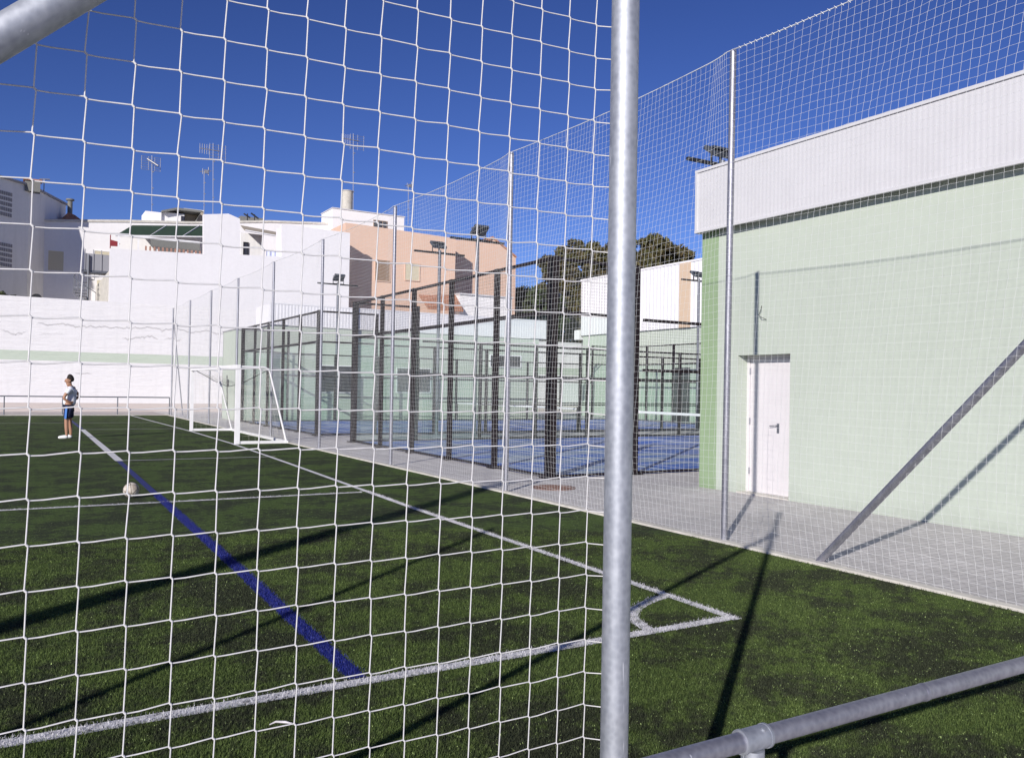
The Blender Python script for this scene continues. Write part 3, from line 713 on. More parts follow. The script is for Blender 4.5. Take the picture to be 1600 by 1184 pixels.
# fascia: profiled sheet, trims and soffit
xf = XW-.16; fz0, fz1 = 4.27, 5.33; fyL = gp(1088.5, 300, 'x', xf)[1]
V, Q = ribbed(yS, fyL, xf, fz0+.04, fz1-.04, .075, .0012, 'y')
mb = MB(); mb.add(V, Q); V, Q = ribbed(xf, XW+14, fyL, fz0+.04, fz1-.04, .075, .002, 'x', -1); mb.add(V, Q); mb.build('fascia', M_fascia, T)
mb = MB(); mb.b2((xf-.02, yS, fz0), (xf+.03, fyL+.02, fz0+.045)); mb.b2((xf-.022, yS, fz1-.045), (xf+.05, fyL+.022, fz1)); mb.b2((xf+.03, fyL-.03, fz0), (XW+14, fyL+.02, fz0+.045)); mb.b2((xf+.05, fyL-.05, fz1-.045), (XW+14, fyL+.022, fz1)); mb.b2((xf-.018, fyL-.03, fz0+.045), (xf+.02, fyL+.016, fz1-.045))
mb.build('fascia_trim', M_fascia, T)
MB().b2((xf+.03, yS, fz0+.045), (XW+14, fyL-.03, fz0+.08)).build('soffit', M_soffit, T)
MB().b2((xf+.05, yS, fz1-.10), (XW+14, fyL-.05, fz1-.06)).build('roof', M_kerb, T)
mb = MB(); g = gp(1190, 480, 'x', XW); mb.tube([(XW, g[1], g[2]+.02), (XW-.05, g[1]-.03, g[2]-.05), (XW-.03, g[1]+.03, g[2]-.12), (XW-.06, g[1]-.06, g[2]-.17), (XW-.02, g[1]-.12, g[2]-.20)], .005, 6)
mb.build('loose_cable', M_black, T)

# ================================================================ windowed green building behind the courts
YG = 38.0
T = empty('changing_block', (16, YG, 0), 'low pale green building with barred windows and white fascia behind the padel courts', 'building')
mb = MB(); mb.b2((CX0, YG, 0), (24.2, 40.5, 4.0)); mb.build('wall', M_gwall, T)
MB().b2((9.9, YG+.02, 4.0), (24.2, 40.4, 4.30)).build('upper_wall', M_gwall, T)
mb = MB(); V, Q = ribbed(9.76, 24.6, YG-.08, 4.32, 5.25, .15, .008); mb.add(V, Q); mb.b2((9.74, YG-.10, 5.25), (24.62, YG+.02, 5.31)); mb.b2((9.76, YG-.07, 4.30), (9.80, 40.4, 5.25)); mb.b2((9.8, 40.36, 4.30), (24.6, 40.4, 5.25)); mb.b2((24.56, YG-.07, 4.30), (24.6, 40.36, 5.25)); mb.build('fascia', M_clad, T)
MB().b2((CX0-.03, YG-.03, 4.0), (9.85, 40.53, 4.05)).build('coping', M_soffit, T)
window(T, 502, 573, 553, 612, YG, M_white, M_pane, 1)
window(T, 620, 577, 672, 612, YG, M_white, M_pane, 1)
window(T, 766, 557, 813, 572, YG, M_white, M_pane, 0)
for px in (508, 530, 540, 628, 644, 660):     # window bars
    pass
dz = MB(); g = gp(360, 640, 'x', CX0); dz.tube([(CX0-.03, 39.2, .2), (CX0-.03, 39.4, 2.0)], .02, 6); dz.b2((CX0-.06, 39.1, 1.5), (CX0-.002, 39.3, 1.8)); dz.build('wall_box', M_black, T)

# ================================================================ boundary wall, full width of the far end
YB = 50.0
zt = gp(100, 467, 'y', YB)[2]
mb = MB(); mb.b2((-60, YB, 0), (24.0, YB+.3, zt)); o = mb.build('boundary_wall', M_bwall); tag(o, 'long cracked white boundary wall with a green stripe at the far end of the pitch', 'wall')
mb = MB(); mb.b2((24.0, YB, 0), (60, YB+.3, 4.95)); mb.b2((24.0, YB-.03, 4.95), (60, YB+.33, 5.02)); o = mb.build('boundary_wall', M_bwall); tag(o, 'lower white boundary wall with green stripe seen behind the courts, under the tree', 'wall')

# ================================================================ white terraced house rising from the boundary wall
T = empty('terrace_house', (10, YB, 0), 'white terraced house flush with the boundary wall, with two roof terraces', 'house')
a = gp(172, 467, 'y', YB)[0]; b = gp(547, 467, 'y', YB)[0]
out = [(172, 388), (318, 397), (318, 335), (357, 334), (375, 342), (375, 398), (440, 401), (440, 350), (547, 364)]
P3 = [gp(u, v, 'y', YB) for u, v in out]
def wallpoly(mb, P, Yv, dep, zb):
    pts = [(P[0][0], zb)]+[(p[0], p[2]) for p in P]+[(P[-1][0], zb)]
    mb.poly(pts, lambda u, v: np.array([u, Yv, v]), (0, dep, 0))
mb = MB(); wallpoly(mb, P3, YB, .3, zt); mb.build('wall', M_wwall, T)
x318, x375, x440, x547 = P3[2][0], P3[4][0], P3[7][0], P3[8][0]
mb = MB(); mb.b2((x318+.3, YB+.302, zt), (x375, YB+.9, P3[4][2]-.05)); mb.b2((x440, YB+.302, zt), (x547, YB+1.2, P3[8][2]-.1)); mb.build('stair_tower', M_wwall, T)
mb = MB(); mb.b2((a, YB+.302, 0), (x547, YB+9.9, P3[0][2]-1.1)); mb.build('terrace_deck', M_kerb, T)
zc = P3[1][2]
# terrace one: slatted balustrade, mesh screen and rail behind the parapet
xa, xb = gp(226, 395, 'y', YB+.6)[0], x318-.05
mb = MB(); x = xa
while x < xb: mb.b2((x, YB+.45, zc-.4), (x+.09, YB+.5, gp(270, 388.5, 'y', YB+.5)[2])); x += .22
mb.build('slat_balustrade', M_slat, T)
mb = MB(); z1 = gp(270, 377, 'y', YB+.6)[2]; z0 = gp(270, 388, 'y', YB+.6)[2]; mb.b2((xa+.3, YB+.60, z0), (xb, YB+.63, z1)); mb.build('reed_screen', M_iron, T)
mb = MB(); zr = gp(240, 374, 'y', YB+.8)[2]
mb.b2((gp(180, 374, 'y', YB+.8)[0], YB+.75, zr), (xb, YB+.82, zr+.12)); 
for px in (184, 215, 245, 260, 290, 303): xx = gp(px, 374, 'y', YB+.8)[0]; mb.b2((xx, YB+.76, zc-.4), (xx+.09, YB+.81, zr))
mb.build('pergola_rail', M_white, T)
# green awning: sloping sheet with thickness and white arms
A0 = gp(207, 352, 'y', YB+9.7); A1 = gp(322, 353, 'y', YB+9.7); B0 = gp(181, 367.5, 'y', YB+6.0); B1 = gp(322, 369.5, 'y', YB+6.0)
mb = MB(); mb.add([A0, A1, B1, B0, A0-[0, 0, .05], A1-[0, 0, .05], B1-[0, 0, .05], B0-[0, 0, .05]], [[0, 1, 2, 3], [7, 6, 5, 4], [0, 4, 5, 1], [1, 5, 6, 2], [2, 6, 7, 3], [3, 7, 4, 0]])
aw = mb.build('awning', M_awng, T)
mb = MB(); mb.tube([B0+[0, 0, -.03], B1+[0, 0, -.03]], .05, 6)
for px in (260, 312): mb.tube([gp(px, 352.5, 'y', YB+9.6), gp(px-26, 369, 'y', YB+6.0)], .035, 6)
mb.build('arm', M_white, aw)
# beige awning over the second terrace and a sheet on the line
A0 = gp(378, 356, 'y', YB+8.5); A1 = gp(440, 364, 'y', YB+8.5); B0 = gp(398, 372, 'y', YB+5.); B1 = gp(442, 384, 'y', YB+5.)
A0 = gp(376, 352, 'y', YB+6); A1 = gp(445, 365, 'y', YB+6); B0 = gp(383, 360, 'y', YB+2.5); B1 = gp(445, 371, 'y', YB+2.5)
mb = MB(); mb.add([A0, A1, B1, B0, A0-[0, 0, .05], A1-[0, 0, .05], B1-[0, 0, .05], B0-[0, 0, .05]], [[0, 1, 2, 3], [7, 6, 5, 4], [0, 4, 5, 1], [1, 5, 6, 2], [2, 6, 7, 3], [3, 7, 4, 0]])
mb.build('awning', M_awnb, T)
MB().tube([B0, B1], .05, 6).build('awning_bar', M_white, T)
mb = MB(); mb.b2((gp(376, 400, 'y', YB+4)[0], YB+4, P3[5][2]-.6), (gp(409, 400, 'y', YB+4)[0], YB+4.2, gp(400, 366, 'y', YB+4)[2])); mb.build('terrace_partition', M_grey, T)
window(T, 381, 380, 387, 398, YB+3.98, M_black, M_pane)
mb = MB(); x0 = gp(416, 393, 'y', YB+.9)[0]; x1 = gp(439, 393, 'y', YB+.9)[0]; n = 12
V = [(x0+(x1-x0)*i/n, YB+.9+.04*math.sin(i*1.7)+dd, z) for i in range(n+1) for dd in (0, .015) for z in (P3[6][2]-.5, gp(428, 392.5, 'y', YB+.9)[2])]
Q = []
for i in range(n): k = 4*i; Q += [[k, k+4, k+5, k+1], [k+2, k+3, k+7, k+6], [k+1, k+5, k+7, k+3]]
mb.add(V, Q); o = mb.build('hanging_sheet', mat('pale_blue_cloth', (.55, .58, .75), .9)); tag(o, 'pale blue sheet hung out on the small roof terrace', 'cloth')

# ================================================================ rear white house and its roof clutter
YR = 60.0
T = empty('rear_house', (6, YR, 0), 'white house behind the roof terraces with two shuttered windows', 'house')
out = [(48, 343.5), (205, 344.5), (300, 347), (420, 345), (524, 349)]; P = [gp(u, v, 'y', YR) for u, v in out]
mb = MB(); wallpoly(mb, P, YR, 8, 0); mb.build('wall', M_wwall2, T)
mb = MB()
for i in range(len(P)-1): mb.add([P[i]+[0, -.06, -.12], P[i+1]+[0, -.06, -.12], P[i+1]+[0, -.06, .03], P[i]+[0, -.06, .03], P[i]+[0, .2, -.12], P[i+1]+[0, .2, -.12], P[i+1]+[0, .2, .03], P[i]+[0, .2, .03]], [[0, 1, 2, 3], [3, 2, 6, 7], [0, 4, 5, 1], [4, 7, 6, 5]])
mb.build('coping', M_kerb, T)
window(T, 75, 393.5, 99.5, 422, YR, M_wwall2, M_shut, 0, slats=True)
window(T, 147, 394, 171, 423, YR, M_wwall2, M_shut, 0, slats=True)
def spiral():
    T = empty('spiral_stair', tuple(gp(136, 466, 'y', 57.)), 'dark metal spiral staircase with landing in front of the rear white house', 'stair')
    Yc = 57.0; c = gp(137, 467, 'y', Yc); top = gp(137, 398, 'y', Yc)[2]; zb = c[2]-.8
    MB().tube([(c[0], Yc, zb), (c[0], Yc, top)], .06, 10).build('centre_pole', M_lampg, T)
    R = .78; zt_ = gp(150, 421, 'y', Yc)[2]; n = 13; mb = MB(); rail = []
    for k in range(n):
        z = zt_-.2-k*(zt_-.2-zb)/n; a = .2+k*.42
        mb.add([(c[0], Yc, z), (c[0]+R*math.cos(a), Yc+R*math.sin(a), z), (c[0]+R*math.cos(a+.45), Yc+R*math.sin(a+.45), z), (c[0], Yc, z-.04), (c[0]+R*math.cos(a), Yc+R*math.sin(a), z-.04), (c[0]+R*math.cos(a+.45), Yc+R*math.sin(a+.45), z-.04)], [[0, 1, 2, 2], [3, 5, 4, 4], [1, 4, 5, 2], [0, 3, 4, 1], [0, 2, 5, 3]])
        rail.append((c[0]+R*math.cos(a), Yc+R*math.sin(a), z+.95))
    mb.build('tread', M_lampg, T); r = MB(); r.tube(rail, .025, 6)
    for i, p in enumerate(rail): r.tube([p, (p[0], p[1], p[2]-.95)], .014, 5)
    r.build('handrail', M_lampg, T)
    l = gp(132, 421, 'y', Yc); rr = gp(175, 395, 'y', Yc)
    mb = MB(); mb.b2((l[0], Yc+.1, l[2]-.12), (rr[0], Yc+1.4, l[2])); mb.build('landing', M_lampg, T)
    mb = MB(); mb.b2((l[0], Yc+.1, l[2]), (rr[0], Yc+.14, rr[2]-.15))
    x = l[0]
    while x < rr[0]: mb.b2((x, Yc+.06, l[2]), (x+.05, Yc+.1, rr[2]+.1)); x += .45
    mb.build('balustrade', mat('grey_panel', (.30, .30, .33), .7), T)
spiral()
c = gp(164, 446, 'y', 59.5)
T = empty('air_conditioner', (c[0], 59.5, c[2]-.35), 'beige outdoor air conditioning unit beside the spiral stair', 'air conditioner')
MB().b2((c[0]-.45, 59.35, c[2]-.35), (c[0]+.45, 59.7, c[2]+.3)).build('casing', M_shut, T)
mb = MB(); mb.tube([(c[0]-.1, 59.34, c[2]), (c[0]-.1, 59.30, c[2])], .24, 20); mb.build('fan_grille', M_iron, T)
c = gp(181, 380.5, 'y', 55.9)
mb = MB(); mb.poly([(c[0]-.28, c[2]-.18), (c[0]-.28, c[2]+.2), (c[0]+.15, c[2]+.12), (c[0]+.24, c[2]), (c[0]+.15, c[2]-.16)], lambda u, v: np.array([u, 55.9, v]), (0, .05, 0)); mb.tube([(c[0]-.3, 55.92, c[2]-2.6), (c[0]-.3, 55.92, c[2]+.5)], .03, 6)
o = mb.build('pennant', mat('dark_red_cloth', (.25, .03, .04), .9)); tag(o, 'small dark red flag by the end of the green awning', 'flag')

def on_roof(px, py, Y, name, label, cat, build):
    c = gp(px, py, 'y', Y); T = empty(name, tuple(c), label, cat); build(T, c, Y); return T
def antenna(px, pybase, pytop, Y, label, kind):
    c = gp(px, pybase, 'y', Y); t = gp(px, pytop, 'y', Y)
    T = empty('roof_antenna', tuple(c), label, 'antenna', 'television aerials on the white roofs')
    mb = MB(); mb.tube([c-[0, 0, .6], t], .022, 6)
    h = t[2]-c[2]
    for k in (.25, .5, .75): mb.box((c[0], Y, c[2]+h*k), (.10, .10, .06))
    mb.build('mast', M_antenna, T)
    mb = MB()
    if kind == 0:      # grid panel aerial
        for k in range(7): z = t[2]-.1-k*.15; mb.tube([(t[0]-.68, Y+.1, z), (t[0]+.60, Y+.1, z)], .014, 4)
        for k in (-.64, -.2, .2, .56): mb.tube([(t[0]+k, Y+.1, t[2]-.08), (t[0]+k, Y+.1, t[2]-1.02)], .014, 4)
        mb.tube([(t[0]-.3, Y-.1, t[2]-.3), (t[0]+.35, Y-.4, t[2]-.75)], .07, 5)
    elif kind == 1:    # small dipole
        mb.tube([(t[0]-.3, Y, t[2]-.05), (t[0]+.5, Y, t[2]+.1)], .03, 4); mb.tube([(t[0]+.3, Y, t[2]-.25), (t[0]+.3, Y, t[2]+.35)], .03, 4); mb.tube([(t[0]-.1, Y, t[2]-.2), (t[0]-.1, Y, t[2]+.2)], .025, 4); mb.box((t[0]+.15, Y, t[2]), (.3, .15, .25))
    else:              # yagi with reflector and red box
        for k in range(6): z = t[2]-.1-k*.2; mb.tube([(t[0]-.2, Y+.1, z), (t[0]+.95, Y+.1, z)], .014, 4)
        for k in (-.2, .4, .9): mb.tube([(t[0]+k, Y+.1, t[2]), (t[0]+k, Y+.1, t[2]-1.2)], .014, 4)
        for k in range(5): mb.tube([(t[0]-.9+k*.16, Y, t[2]-.85), (t[0]-.9+k*.16, Y, t[2]-.15)], .018, 4)
        mb.tube([(t[0]-.9, Y, t[2]-.5), (t[0]+.5, Y, t[2]-.5)], .035, 4)
    mb.build('aerial', M_antenna, T)
antenna(237.5, 345, 243, 62, 'grid aerial on a tall thin mast above the rooftop shed', 0)
antenna(319, 338, 268, 64, 'short aerial mast with a small head, left of the tallest aerial pair', 1)
antenna(333, 337, 224, 63, 'tallest stayed aerial with pinkish array above the white tower', 2)
antenna(552, 330, 209, 62, 'tall dark mast aerial beside the cylindrical roof tank', 2)
antenna(638, 340, 290, 66, 'small thin aerial behind the side netting right of the penthouse', 1)
def shed(T, c, Y):
    l = gp(227, 344, 'y', Y); r = gp(298, 330, 'y', Y); z1 = gp(250, 332, 'y', Y)[2]
    MB().b2((l[0], Y, l[2]-.5), (l[0]+1.0, Y+2, z1)).build('white_wall', M_wwall2, T)
    MB().b2((l[0]+1.0, Y+.2, l[2]-.5), (l[0]+2.5, Y+2, z1+.1)).build('grey_wall', M_grey, T)
    MB().b2((l[0]+2.5, Y+.1, l[2]-.5), (r[0]-.6, Y+2, z1-.05)).build('louvre', M_pane, T)
    mb = MB(); mb.poly([(l[0]+1.0, z1+.12), (l[0]+1.9, z1+.42), (l[0]+3.6, z1+.42), (r[0]+.2, z1-.6), (r[0]+.2, z1-.72), (l[0]+3.5, z1+.28), (l[0]+1.9, z1+.28), (l[0]+1.0, z1+.0)], lambda u, v: np.array([u, Y-.2, v]), (0, 2.4, 0)); mb.build('roof', M_iron, T)
on_roof(260, 344, 61, 'roof_shed', 'small grey roof shed with bent sheet roof on the rear white house', 'shed', shed)
def ped(T, c, Y):
    l = gp(289, 346, 'y', Y); r = gp(318, 331, 'y', Y); MB().b2((l[0], Y, l[2]-.5), (r[0], Y+2, r[2])).build('wall', M_awnb, T)
    MB().b2((l[0]-.1, Y-.1, r[2]), (r[0], Y+2.1, r[2]+.08)).build('coping', M_kerb, T)
on_roof(300, 346, 62, 'roof_hut', 'beige rooftop hut left of the white tower', 'shed', ped)
def chim(T, c, Y):
    MB().tube([c, c+[0, 0, 1.15]], .15, 12).build('flue', M_iron, T); MB().tube([c+[0, 0, 1.15], c+[0, 0, 1.25]], [.25, .25], 12).build('cowl', M_iron, T)
    mb = MB(); mb.add([c+[-.6, -.5, -.3], c+[.9, -.5, -.3], c+[.9, .5, -.3], c+[-.6, .5, -.3], c+[-.1, -.2, .35], c+[.3, -.2, .2], c+[.3, .2, .2], c+[-.1, .2, .35]], [[0, 1, 5, 4], [1, 2, 6, 5], [2, 3, 7, 6], [3, 0, 4, 7], [4, 5, 6, 7]]); mb.build('base', M_tile, T)
on_roof(109, 341, 62, 'chimney', 'dark metal flue on a terracotta base between the grey and white houses', 'chimney', chim)
def chim2(T, c, Y):
    MB().b2(c+[-.3, -.3, -.4], c+[.5, .3, .25]).build('stack', M_iron, T); MB().b2(c+[-.4, -.4, .25], c+[.6, .4, .33]).build('cap', M_tile, T)
    mb = MB(); mb.tube([c+[.7, 0, -.3], c+[.7, 0, .5]], .03, 5); mb.tube([c+[.45, 0, .45], c+[1.0, 0, .5]], .04, 5); mb.tube([c+[.5, 0, .25], c+[1.0, 0, .3]], .03, 5); mb.build('aerial', M_antenna, T)
on_roof(48, 290, 58, 'chimney', 'squat dark chimney with a cap on the corner of the grey house', 'chimney', chim2)
def tank(T, c, Y):
    MB().tube([c-[0, 0, .2], c+[0, 0, 1.25]], .42, 20).build('drum', M_tank, T); MB().tube([c+[0, 0, 1.25], c+[0, 0, 1.31]], .45, 20).build('lid', M_tank, T)
on_roof(542, 326, 60, 'water_tank', 'beige cylindrical tank on the flat roof of the white penthouse', 'tank', tank)
T = empty('penthouse', tuple(gp(580, 362, 'y', 59)), 'white rooftop penthouse with a dark barred window above the peach house', 'building')
l = gp(520, 325.5, 'y', 59); r = gp(632, 325.5, 'y', 59)
MB().b2((l[0], 59, 0), (r[0], 61.6, l[2])).build('wall', M_wwall2, T)
MB().b2((l[0]-.05, 58.95, l[2]), (r[0]+.05, 61.65, l[2]+.07)).build('coping', M_fascia, T)
window(T, 584, 347, 604, 361, 59, M_brown, M_pane, 2)
def plate(T, c, Y):
    mb = MB(); mb.b2(c+[-.3, 0, -.4], c+[-.25, .1, .3]); mb.b2(c+[.2, 0, -.4], c+[.25, .1, .3])
    mb.build('frame', M_black, T); mb = MB(); mb.add([c+[-.5, 0, .3], c+[-.05, 0, .05], c+[-.05, .4, .05], c+[-.5, .4, .3], c+[.0, 0, .4], c+[.55, 0, .05], c+[.55, .4, .05], c+[.0, .4, .4]], [[0, 1, 2, 3], [4, 5, 6, 7]]); mb.build('panel', M_black, T)
on_roof(393, 341, 61, 'solar_heater', 'small dark tilted roof panels on the rear white house', 'roof panel', plate)
mb = MB(); l = gp(376, 346, 'y', 62); r = gp(412, 341.5, 'y', 62); mb.b2((l[0], 62, l[2]-.5), (r[0], 64, r[2])); o = mb.build('roof_slab', M_iron); tag(o, 'dark grey flat roof edge behind the second terrace', 'roof')

# ================================================================ grey house at the far left
T = empty('grey_house', (-.5, 58, 0), 'tall shaded grey house with block-screen vents at the left edge', 'house')
zr = gp(45, 291, 'y', 58.)[2]
pA = np.array([-9.0, 44.+6.6]); pB = gp(46, 291, 'y', 58.)[:2]; pC = gp(101, 320, 'y', 64.)[:2]
pA = pB-np.array([1.0, .95])*7.4
d1 = gp(103, 321, 'z', zr); pC = np.array([d1[0], d1[1]]); pC = pB+(pC-pB)
foot = [tuple(pA), tuple(pB), tuple(pC), (pC[0]-9, pC[1]+3), (pA[0]-6, pA[1]+6)]
mb = MB(); mb.poly(foot, lambda u, v: np.array([u, v, 0]), (0, 0, zr)); mb.build('wall', M_grey, T)
mb = MB(); mb.poly([tuple(np.array(p)+np.array(q)) for p, q in zip(foot, [(.05, -.12), (.12, -.05), (.15, 0), (0, .1), (-.1, 0)])], lambda u, v: np.array([u, v, zr]), (0, 0, .12)); mb.build('roof_edge', M_soffit, T)
dAB = (pB-pA)/np.linalg.norm(pB-pA); nAB = np.array([dAB[1], -dAB[0]])
M_ventg = mat('vent_grey', (.30, .29, .30), .9)
def ray_on_AB(px, py):
    d = RT*(px-800)/F-UP*(py-592)/F+FW; A = np.array([[d[0], -dAB[0]], [d[1], -dAB[1]]]); t = np.linalg.solve(A, pA); return np.array([0, 0, EYE])+d*t[0]
for (y0_, y1_) in ((301, 334), (381, 414)):
    mb = MB(); a_ = ray_on_AB(-14, y1_); b_ = ray_on_AB(19, y0_); nC, nR = 9, 5
    ctr = (a_[:2]+b_[:2])/2; mb.box((ctr[0], ctr[1], (a_[2]+b_[2])/2), (np.linalg.norm(b_[:2]-a_[:2]), .03, b_[2]-a_[2]), math.atan2(dAB[1], dAB[0]))
    for i in range(nC):
        for j in range(nR):
            p = a_[:2]+(b_[:2]-a_[:2])*(i+.5)/nC+nAB*.02; z = a_[2]+(b_[2]-a_[2])*(j+.5)/nR; w = np.linalg.norm(b_[:2]-a_[:2])/nC*.66
            mb.box((p[0], p[1], z), (w, .05, (b_[2]-a_[2])/nR*.66), math.atan2(dAB[1], dAB[0]))
    vo = mb.build('block_screen_vent', M_grey, T); vo.data.materials.append(M_ventg)
    vo.data.polygons.foreach_set('material_index', np.array([0 if i < 6 else 1 for i in range(len(vo.data.polygons))], np.int32))
# shrub and dark arch at the wall foot of the grey house
# ================================================================ peach house
YQ = 51.8
T = empty('peach_house', tuple(gp(650, 475, 'y', YQ)*[1, 1, 0]), 'peach rendered house with shuttered windows and a gabled right wing', 'house')
out = [(540, 348), (556, 350), (712, 372.5)]; P = [gp(u, v, 'y', YQ) for u, v in out]
mb = MB(); wallpoly(mb, P, YQ, 3.4, 0); mb.build('wall', M_peach, T)
P2 = [gp(u, v, 'y', YQ+2.0) for u, v in [(700, 374), (762, 377), (769, 372), (806, 403)]]
mb = MB(); wallpoly(mb, P2, YQ+2.0, 5, 0); mb.build('gable_wing', M_peach, T)
mb = MB(); 
for a_, b_ in ((P2[2], P2[3]), (P2[2], P2[1])):
    mb.add([a_+[0, -.12, -.02], b_+[0, -.12, -.02], b_+[0, -.12, .12], a_+[0, -.12, .12], a_+[0, 5, -.02], b_+[0, 5, -.02], b_+[0, 5, .12], a_+[0, 5, .12]], [[0, 1, 2, 3], [3, 2, 6, 7], [4, 7, 6, 5], [0, 4, 5, 1]])
mb.build('roof', M_tile, T)
window(T, 586, 408, 609, 438, YQ, M_peach, M_brown, 0, slats=True)
window(T, 633, 413, 655, 437, YQ, M_peach, M_shut, 0, slats=True)
# white annex and tiled lean-to in front
T = empty('white_annex', tuple(gp(750, 490, 'y', 49.5)*[1, 1, 0]), 'white annex wall below the peach gable', 'building')
l = gp(718, 460, 'y', 49.3); r = gp(800, 460, 'y', 49.3); MB().b2((l[0], 49.3, 0), (r[0], 49.9, l[2])).build('wall', M_wwall2, T)
MB().b2((l[0]-.05, 49.2, l[2]), (r[0]+.05, 49.95, l[2]+.1)).build('coping', M_fascia, T)
l = gp(662, 476, 'y', 49.2); r = gp(718, 470, 'y', 49.2)
mb = MB(); mb.add([(l[0], 48.6, l[2]-.2), (r[0], 48.6, l[2]-.2), (r[0], 49.9, r[2]+.5), (l[0], 49.9, r[2]+.2), (l[0], 48.6, l[2]-.35), (r[0], 48.6, l[2]-.35)], [[0, 1, 2, 3], [0, 4, 5, 1]])
for k in range(18):
    x = l[0]+(r[0]-l[0])*k/18; mb.tube([(x, 48.6, l[2]-.17), (x, 49.88, r[2]+.25)], .07, 6)
mb.build('tiled_lean_to', M_tile, T)

# ================================================================ distant hall with beige stripe
XH = 31.0
T = empty('distant_hall', (XH, 40, 0), 'distant hall with white sheet upper wall and beige stripe behind the courts', 'building')
yl = gp(912, 470, 'x', XH)[1]; z1 = gp(1000, 424, 'x', XH)[2]; z0 = 5.05
mb = MB(); mb.b2((XH, 12, 0), (XH+18, yl, z0)); mb.build('wall', M_gwall, T)
V, Q = ribbed(12, yl+.1, XH-.12, z0, z1, .3, .02, 'y'); mb = MB(); mb.add(V, Q); mb.b2((XH-.1, 12, z0+.02), (XH+18, yl+.1, z1-.02)); mb.build('sheet_cladding', M_clad, T)
mb = MB(); mb.b2((XH-.17, 12, z1), (XH+18, yl+.15, z1+.1)); mb.build('roof_trim', M_clad, T)
sa = gp(1061, 450, 'x', XH-.2)[1]; sb = gp(1078, 450, 'x', XH-.2)[1]; MB().b2((XH-.19, min(sa, sb), z0), (XH-.152, max(sa, sb), z1)).build('beige_stripe', M_beige, T)
ya_, yb_ = gp(1050, 600, 'x', XH)[1], gp(1078, 600, 'x', XH)[1]
MB().b2((XH-.02, min(ya_, yb_), 0), (XH+.0-.002, max(ya_, yb_), 2.9)).build('dark_door', M_pane, T)
ag = [(gp(938, 590, 'x', XH)[1], gp(950, 590, 'x', XH)[1])]
c = gp(906, 523, 'y', 46.5)
T = empty('roof_unit', tuple(c), 'white rooftop ventilation unit at the end of the distant hall', 'ventilation unit')
MB().b2(c+[-.25, -.3, -.35], c+[.2, .3, .3]).build('casing', M_white, T); MB().tube([c+[0, -.3, 0], c+[0, -.4, 0]], .17, 12).build('fan_opening', M_iron, T)
MB().tube([c+[.2, 0, -4.5], c+[.2, 0, .6]], .04, 6).build('pole', M_iron, T)

# ================================================================ far handrail by the boundary wall
T = empty('handrail', (3, 44.4, 0), 'low thin grey handrail along the far end of the pitch', 'railing')
xe = gp(265, 620, 'y', 44.42)[0]; MB().tube([(-40, 44.42, .88), (xe, 44.42, .88)], .028, 8).build('rail', M_lampg, T)
stp = gp(183, 635, 'y', 44.42)[0]-gp(97, 635, 'y', 44.42)[0]; x = xe
while x > -30: MB().tube([(x, 44.42, 0), (x, 44.42, .88)], .026, 8).build('post', M_lampg, T); x -= stp

# ================================================================ trees
def tree(x, y, h, R, zc, leaf, lm, n, label, seed, rz=.75):
    rs = np.random.default_rng(seed); T = empty('tree', (x, y, 0), label, 'tree')
    mb = MB(); mb.tube([(x, y, 0), (x+.15, y, h*.25), (x-.1, y+.1, h*.5), (x, y, h*.8)], [.38, .30, .22, .08], 10)
    for k in range(11):
        a = k*2.4; z0 = h*(.28+.04*k); e = np.array([x+R*.75*math.cos(a), y+R*.75*math.sin(a), z0+h*.22]); mb.tube([(x, y, z0), ((x+e[0])/2, (y+e[1])/2, z0+h*.13), tuple(e)], [.15, .10, .03], 7)
    mb.build('trunk', M_bark, T)
    nc = 120; C = rs.normal(0, 1, (nc, 3)); C /= np.linalg.norm(C, axis=1)[:, None]; rad = rs.uniform(.35, 1.0, nc)**.6
    C = C*rad[:, None]*np.array([R, R, R*rz])*.88+np.array([x, y, zc]); C[:, 2] = np.maximum(C[:, 2], zc-R*rz*.75)
    cr = rs.uniform(.07, .21, nc)*R
    idx = rs.integers(0, nc, n); d = rs.normal(0, 1, (n, 3)); d /= np.linalg.norm(d, axis=1)[:, None]; rr = rs.uniform(.25, 1.12, n)**.5
    P = C[idx]+d*(cr[idx]*rr)[:, None]*np.array([1, 1, .75])
    u = rs.normal(0, 1, (n, 3)); u /= np.linalg.norm(u, axis=1)[:, None]; w = np.cross(u, rs.normal(0, 1, (n, 3))); w /= np.linalg.norm(w, axis=1)[:, None]
    s = leaf*rs.uniform(.6, 1.3, n)[:, None]
    V = np.stack([P-u*s, P+w*s*.45, P+u*s, P-w*s*.45], 1).reshape(-1, 3); fast('crown', V, np.arange(4*n).reshape(-1, 4), lm, T)
def at(px, Y): g = gp(px, 590, 'y', Y); return g[0]
def ztop(px, py, Y): return gp(px, py, 'y', Y)[2]
tree(at(905, 64), 64, 15, 4.6, ztop(905, 372, 64)-3.7, .24, M_leaf, 26000, 'left mass of the big brownish green tree, behind the galvanised post', 3, .8)
tree(at(1005, 62), 62, 14, 6.0, ztop(1000, 360, 62)-4.7, .24, M_leaf, 34000, 'broad olive brown tree above the distant white hall', 5, .78)
tree(at(900, 60), 60, 11, 4.6, 7.2, .22, M_leaf, 24000, 'dark lower tree between the padel court corner and the distant hall', 9, .9)
tree(at(1040, 66), 66, 13, 4.0, ztop(1060, 378, 66)-3.3, .24, M_leaf, 16000, 'small right hand tree crown next to the green hall corner', 15, .8)
tree(at(822, 57), 57, 8, 3.4, ztop(830, 440, 57)-2.8, .2, M_leaf2, 16000, 'small green tree right of the peach gable', 11, .85)
